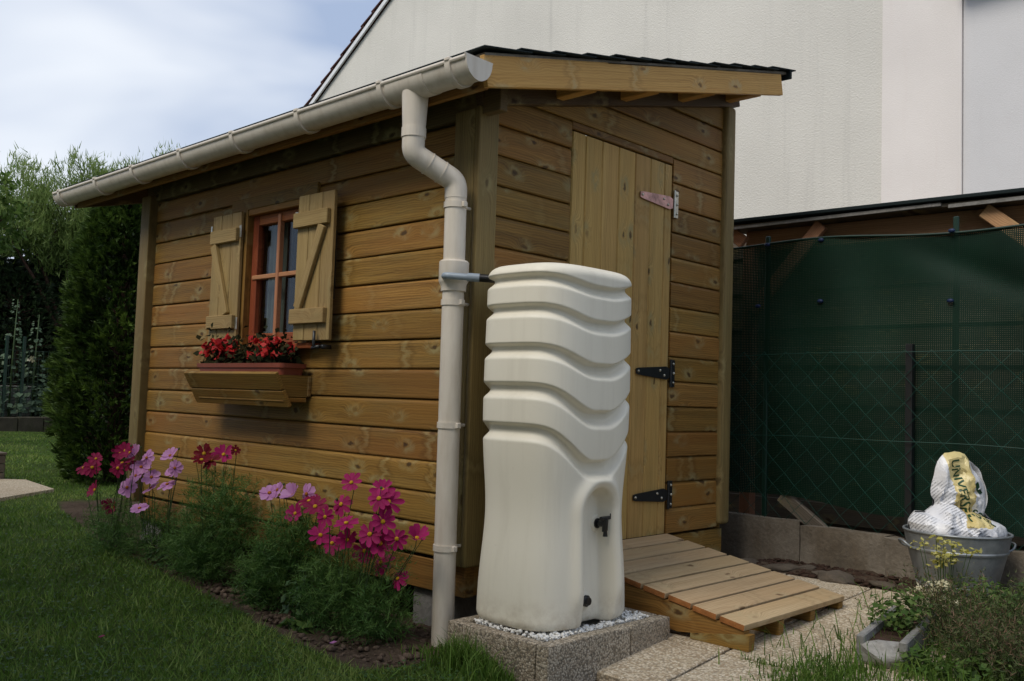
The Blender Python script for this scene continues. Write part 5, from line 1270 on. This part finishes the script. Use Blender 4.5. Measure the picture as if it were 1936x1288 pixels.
# ================================================================== LEFT BACKGROUND
def conifer(name, label, x, y, h, r, n, mat, group=None, seed=0, flat=.5):
    t = thing(name, label, 'tree', (x, y, 0), group)
    u = RNG.random(n); z = h * (u ** .85); prof = np.interp(z / h, [0, .06, .2, .55, .8, .93, 1], [.72, .92, 1.0, .92, .72, .42, .06])
    a = RNG.uniform(0, 6.28, n); lump = np.array([1 + .26 * mnoise.noise(Vector((math.cos(b) * 2.2 + seed, math.sin(b) * 2.2, c * 1.8))) + .22 * mnoise.noise(Vector((math.cos(b) * 6 + seed, math.sin(b) * 6, c * 5))) for b, c in zip(a, z)])
    rr = r * prof * lump * (1 - .32 * RNG.random(n) ** 1.6)
    P = np.stack([x + rr * np.cos(a), y + rr * np.sin(a), z], 1)
    out = np.stack([np.cos(a), np.sin(a), RNG.uniform(.1, .9, n)], 1) + RNG.normal(size=(n, 3)) * .25; out /= np.linalg.norm(out, axis=1, keepdims=True)
    side = np.cross(out, RNG.normal(size=(n, 3))); side /= np.linalg.norm(side, axis=1, keepdims=True)
    L = RNG.uniform(.05, .13, n); wd = L * .22
    Vs = []
    for k, (o1, s1, l1) in enumerate(((0, 0, 1), (.15, .6, .7), (.15, -.6, .7), (.4, .45, .5), (.4, -.45, .5))):
        d = out + side * s1; d /= np.linalg.norm(d, axis=1, keepdims=True); p0 = P + out * (L * o1)[:, None]; w_ = np.cross(d, np.cross(out, side) * .5 + RNG.normal(size=(n, 3)) * .6); w_ /= np.linalg.norm(w_, axis=1, keepdims=True) + 1e-9
        Vs.append(np.stack([p0 - w_ * (wd * .5)[:, None], p0 + w_ * (wd * .5)[:, None], p0 + d * (L * l1)[:, None]], 1))
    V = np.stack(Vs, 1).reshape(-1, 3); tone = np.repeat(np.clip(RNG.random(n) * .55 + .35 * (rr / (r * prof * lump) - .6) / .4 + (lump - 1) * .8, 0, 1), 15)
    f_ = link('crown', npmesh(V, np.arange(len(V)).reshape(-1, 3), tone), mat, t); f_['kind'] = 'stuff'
    link('trunk', sweep([(x, y, -.1), (x + .03, y, h * .5), (x, y, h * .95)], [.09, .06, .015], 10), M['bark'], t, None, True)
    # dark inner mass of dead twigs
    tw = []
    for i in range(70):
        b = random.uniform(0, 6.28); zz = random.uniform(.1, h * .85); q = r * np.interp(zz / h, [0, .5, .9, 1], [.8, .85, .4, .1]); tw.append((sweep([(x, y, zz), (x + q * .8 * math.cos(b), y + q * .8 * math.sin(b), zz + .25)], [.015, .004], 5, False), I4))
    link('branches', join(tw), M['bark'], t, None, True)
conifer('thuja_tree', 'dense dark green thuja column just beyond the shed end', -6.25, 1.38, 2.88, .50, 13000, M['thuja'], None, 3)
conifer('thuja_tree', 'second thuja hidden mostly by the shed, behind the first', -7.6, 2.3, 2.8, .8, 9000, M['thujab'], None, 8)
def tree(name, label, x, y, h, crown, n, mat, leaf, trunk=.14, feather=False, branches=14, base=.25):
    t = thing(name, label, 'tree', (x, y, 0)); z0 = 0
    br = []; C = []
    br.append((sweep([(x, y, -.1), (x + .1, y + .05, h * .35), (x + random.uniform(-.2, .2), y, h * .75)], [trunk, trunk * .7, trunk * .25], 10), I4))
    for (cx, cy, cz, rx, ry, rz_) in crown:
        br.append((sweep([(x + .05, y, h * base), ((x + cx) / 2, (y + cy) / 2, (h * base + cz) / 2 + .2), (cx, cy, cz)], [trunk * .45, trunk * .3, trunk * .1], 7), I4))
    P = []; D = []
    vol = [a * b * c for _, _, _, a, b, c in crown]; tot = sum(vol)
    for cc, v in zip(crown, vol):
        m = int(n * v / tot); k = max(6, m // 45); d = RNG.normal(size=(k, 3)); d /= np.linalg.norm(d, axis=1, keepdims=True)
        cl = np.array(cc[:3]) + d * (RNG.random(k) ** .38)[:, None] * np.array(cc[3:])
        idx = RNG.integers(0, k, m); sp_ = .13 * (sum(cc[3:]) / 3) ** .7
        p = cl[idx] + RNG.normal(size=(m, 3)) * sp_ * (np.array([.75, .75, 1.25]) if feather else 1); P.append(p); D.append(d[idx])
        for q in range(0, k, 2): br.append((sweep([tuple(np.array(cc[:3]) * .7 + cl[q] * .3), tuple(cl[q])], [trunk * .09, trunk * .03], 4, False), I4))
    P = np.concatenate(P); D = np.concatenate(D); m = len(P)
    if feather:
        nd = RNG.normal(size=(m, 3)) * .45 + D * .3 + [0, 0, .9]; nd /= np.linalg.norm(nd, axis=1, keepdims=True); wv = np.cross(nd, RNG.normal(size=(m, 3))); wv /= np.linalg.norm(wv, axis=1, keepdims=True); L = RNG.uniform(*leaf, m)
        V = np.stack([P - wv * (L * .07)[:, None], P + wv * (L * .07)[:, None], P + nd * L[:, None]], 1).reshape(-1, 3); F = np.arange(3 * m).reshape(m, 3); kk = 3
    else:
        V, F = leafquads(P, D * .6 + RNG.normal(size=(m, 3)) * .5 + [0, 0, .4], RNG.uniform(*leaf, m), .62); kk = 4
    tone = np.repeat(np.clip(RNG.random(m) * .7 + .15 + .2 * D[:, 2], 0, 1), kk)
    c_ = link('crown', npmesh(V, F, tone), mat, t); c_['kind'] = 'stuff'
    link('trunk', join(br), M['bark'], t, None, True)
tree('feathery_tree', 'tall feathery pale green tree behind the far fence', -17.5, 5.2, 5.8, [(-17.6, 5.0, 4.2, .8, .9, 1.1), (-17.3, 5.9, 4.3, .8, .9, 1.1), (-17.9, 4.2, 4.4, .7, .7, 1.0), (-17.4, 5.3, 5.1, .5, .6, .7), (-17.5, 6.5, 5.0, .6, .7, 1.0), (-17.5, 7.2, 5.3, .6, .6, .9), (-17.6, 3.8, 4.0, .7, .8, .6), (-17.6, 5.5, 3.9, .8, 1.2, .6)], 38000, M['tamar'], (.09, .2), .12, True)
tree('leafy_tree', 'bright-leaved branch of a tree reaching in at the left edge', -12.3, .9, 4.3, [(-12.2, 1.75, 3.75, .5, .5, .4), (-12.0, 2.15, 3.35, .4, .32, .32), (-12.3, 1.3, 3.6, .7, .7, .7), (-12.2, 1.9, 2.95, .3, .35, .3), (-12.4, .7, 3.0, .8, .9, .9)], 9000, M['leafm'], (.035, .07), .08)
tree('dark_tree', 'dark broadleaf tree at the far left', -19.0, 3.6, 4.6, [(-19, 3.4, 2.4, 1.3, 1.6, 1.9), (-19, 5.2, 2.3, 1.2, 1.5, 1.9), (-18.8, 4.4, 1.2, 1.1, 1.8, 1.2), (-19, 2.0, 2.0, 1.3, 1.7, 2.0), (-19.5, 6.8, 2.4, 1.3, 1.6, 2.0)], 52000, M['leafd'], (.07, .13), .16)
tree('dark_tree', 'dark hedge-like tree filling the gap beside the thuja', -18.2, 7.4, 4.2, [(-18.2, 7.2, 2.2, 1.2, 1.4, 1.7), (-18.2, 8.6, 2.4, 1.2, 1.4, 1.9), (-18.2, 9.9, 2.6, 1.2, 1.4, 1.9)], 30000, M['leafd'], (.07, .13), .16)
tree('dark_tree', 'dark low shrub mass at the far left behind the fence posts', -18.6, .6, 3.6, [(-18.6, .4, 1.8, 1.1, 1.4, 1.6), (-18.6, -1.2, 2.0, 1.1, 1.5, 1.8)], 24000, M['leafd'], (.07, .13), .12)

conifer('hedge_shrub', 'dark clipped shrub behind the far fence, left of the hollyhocks', -17.9, 2.2, 3.0, 1.2, 6000, M['leafd'], None, 21)
conifer('hedge_shrub', 'dark clipped shrub behind the hollyhocks', -17.9, 4.3, 3.1, 1.2, 6000, M['leafd'], None, 25)
conifer('hedge_shrub', 'dark shrub at the left edge behind the far fence', -17.9, .2, 3.0, 1.2, 6000, M['leafd'], None, 29)
conifer('hedge_shrub', 'dark shrub behind the far fence next to the thuja', -17.9, 6.4, 3.3, 1.3, 6000, M['leafd'], None, 33)
bf = thing('border_edging', 'low dark stone edging at the far end of the lawn', 'edging', (-15.8, 4, 0))
for i in range(13):
    y = .6 + i * .45; box('edging_block', bf, -16.05 + random.uniform(-.02, .02), -15.85, y, y + .44, -.05, .27 + random.uniform(-.015, .015), M['edge'], .015)
wf = thing('wire_fence', 'thin green wire fence with dark posts at the far end of the garden', 'fence', (-16.1, 4, 0))
for y in (.9, 2.9, 3.55, 3.85, 5.9): box('fence_post', wf, -16.12, -16.07, y - .025, y + .025, .1, 1.75, M['dgreen'], .004)
Vs = []; Fs = []
for i in range(60):
    y = .9 + i * 5.0 / 59; b = len(Vs); Vs += [(-16.1, y - .004, .2), (-16.1, y + .004, .2), (-16.1, y + .004, 1.5), (-16.1, y - .004, 1.5)]; Fs.append((b, b + 1, b + 2, b + 3))
for i in range(9):
    z = .25 + i * .155; b = len(Vs); Vs += [(-16.1, .9, z - .004), (-16.1, 5.9, z - .004), (-16.1, 5.9, z + .004), (-16.1, .9, z + .004)]; Fs.append((b, b + 1, b + 2, b + 3))
w_ = link('wire_mesh', pymesh(Vs, Fs), M['dgreen'], wf); w_['kind'] = 'stuff'
cb = thing('compost_box', 'weathered grey box standing behind the far edging', 'box', (-16.6, 3.7, .2))
for i in range(3): box('panel', cb, -16.65, -16.62, 3.2, 4.2, .25 + i * .18, .42 + i * .18, M['concg'], .006)
box('lid', cb, -17.2, -16.58, 3.15, 4.25, .80, .83, M['concg'], .006); box('side_panel', cb, -17.15, -16.66, 3.2, 3.23, .25, .79, M['concg'], .006); box('side_panel', cb, -17.15, -16.66, 4.17, 4.2, .25, .79, M['concg'], .006)
def hollyhock(label, x, y, h, n):
    t = thing('hollyhock', label, 'flower plant', (x, y, .25)); 
    m = 150; z = .35 + (h - .35) * RNG.random(m) ** 1.5; sp_ = .30 * (1 - z / (h + .1)) + .03; a = RNG.uniform(0, 6.28, m)
    P = np.stack([x + sp_ * np.cos(a), y + sp_ * np.sin(a), z], 1); V, F = leafquads(P, np.stack([np.cos(a) * .4 + .5, np.sin(a) * .4 - .3, np.full(m, .8)], 1), RNG.uniform(.5, 1, m) * (.105 - .08 * z / h), 1.05, .15)
    l_ = link('leaves', npmesh(V, F, np.repeat(RNG.random(m), 4)), M['holly'], t); l_['kind'] = 'stuff'
    link('stem', sweep([(x, y, .2), (x + .03, y, h * .6), (x + .02, y + .03, h)], [.02, .014, .006], 7), M['stem'], t, None, True)
    for i in range(n):
        z = h * random.uniform(.45, .75); C = np.array([[x + .10, y + random.uniform(-.12, .12), z]]) + RNG.normal(size=(6, 3)) * .02; V, F = leafquads(C, RNG.normal(size=(6, 3)) * .4 + [1, -.5, .3], np.full(6, .045), 1.0, .2); link('flower', npmesh(V, F, np.repeat(RNG.random(6), 4)), M['creamf'], t)
hollyhock('tall hollyhock with one open cream flower at the far fence, nearer the thuja', -16.4, 4.15, 2.2, 1); hollyhock('tall leafy hollyhock at the far fence, left of the flowering one', -16.3, 3.72, 2.45, 0); hollyhock('short hollyhock leaves above the compost box', -16.2, 3.3, 1.5, 0)
leafy('border_shrub', 'grey-leaved border plant behind the far edging', 'shrub', -16.3, 4.5, .3, .5, .8, 350, M['holly'], (.03, .06), .2)

# wooden box and path slab at the left edge
pb = thing('wooden_planter', 'small weathered wooden box at the left edge of the lawn', 'planter', (-6.9, .35, 0))
for i in range(3):
    z = .01 + i * .078
    board('side_board', pb, .70, .072, .02, (-6.53, -.17, z), (0, 1, 0), (0, 0, 1), M['oldw']); board('side_board', pb, .70, .072, .02, (-7.25, .52, z), (1, 0, 0), (0, 0, 1), M['oldw']); board('side_board', pb, .68, .072, .02, (-7.23, -.19, z), (1, 0, 0), (0, 0, 1), M['oldw'])
box('corner_leg', pb, -6.59, -6.55, .46, .50, 0, .25, M['oldw']); box('top_frame', pb, -7.25, -6.52, -.2, .54, .243, .262, M['oldw'])
ps = thing('garden_path', None, None); ps['kind'] = 'structure'
for (a, b, c, d) in (((-5.50, .58), (-6.38, .66), (-6.9, .12), (-5.02, .0)), ((-5.04, -.02), (-6.9, .10), (-7.2, -.6), (-4.9, -.55))):
    V = [(p[0], p[1], z) for z in (.0, .03) for p in (a, b, c, d)]
    link('slab', fixnormals(pymesh(V, [(3, 2, 1, 0), (4, 5, 6, 7), (0, 1, 5, 4), (1, 2, 6, 5), (2, 3, 7, 6), (3, 0, 4, 7)])), M['slab'], ps)
for o in bpy.data.objects:
    if o.parent is None and o.type == 'EMPTY':
        for k_ in ('label', 'category'):
            if k_ in o and o[k_] is None: del o[k_]
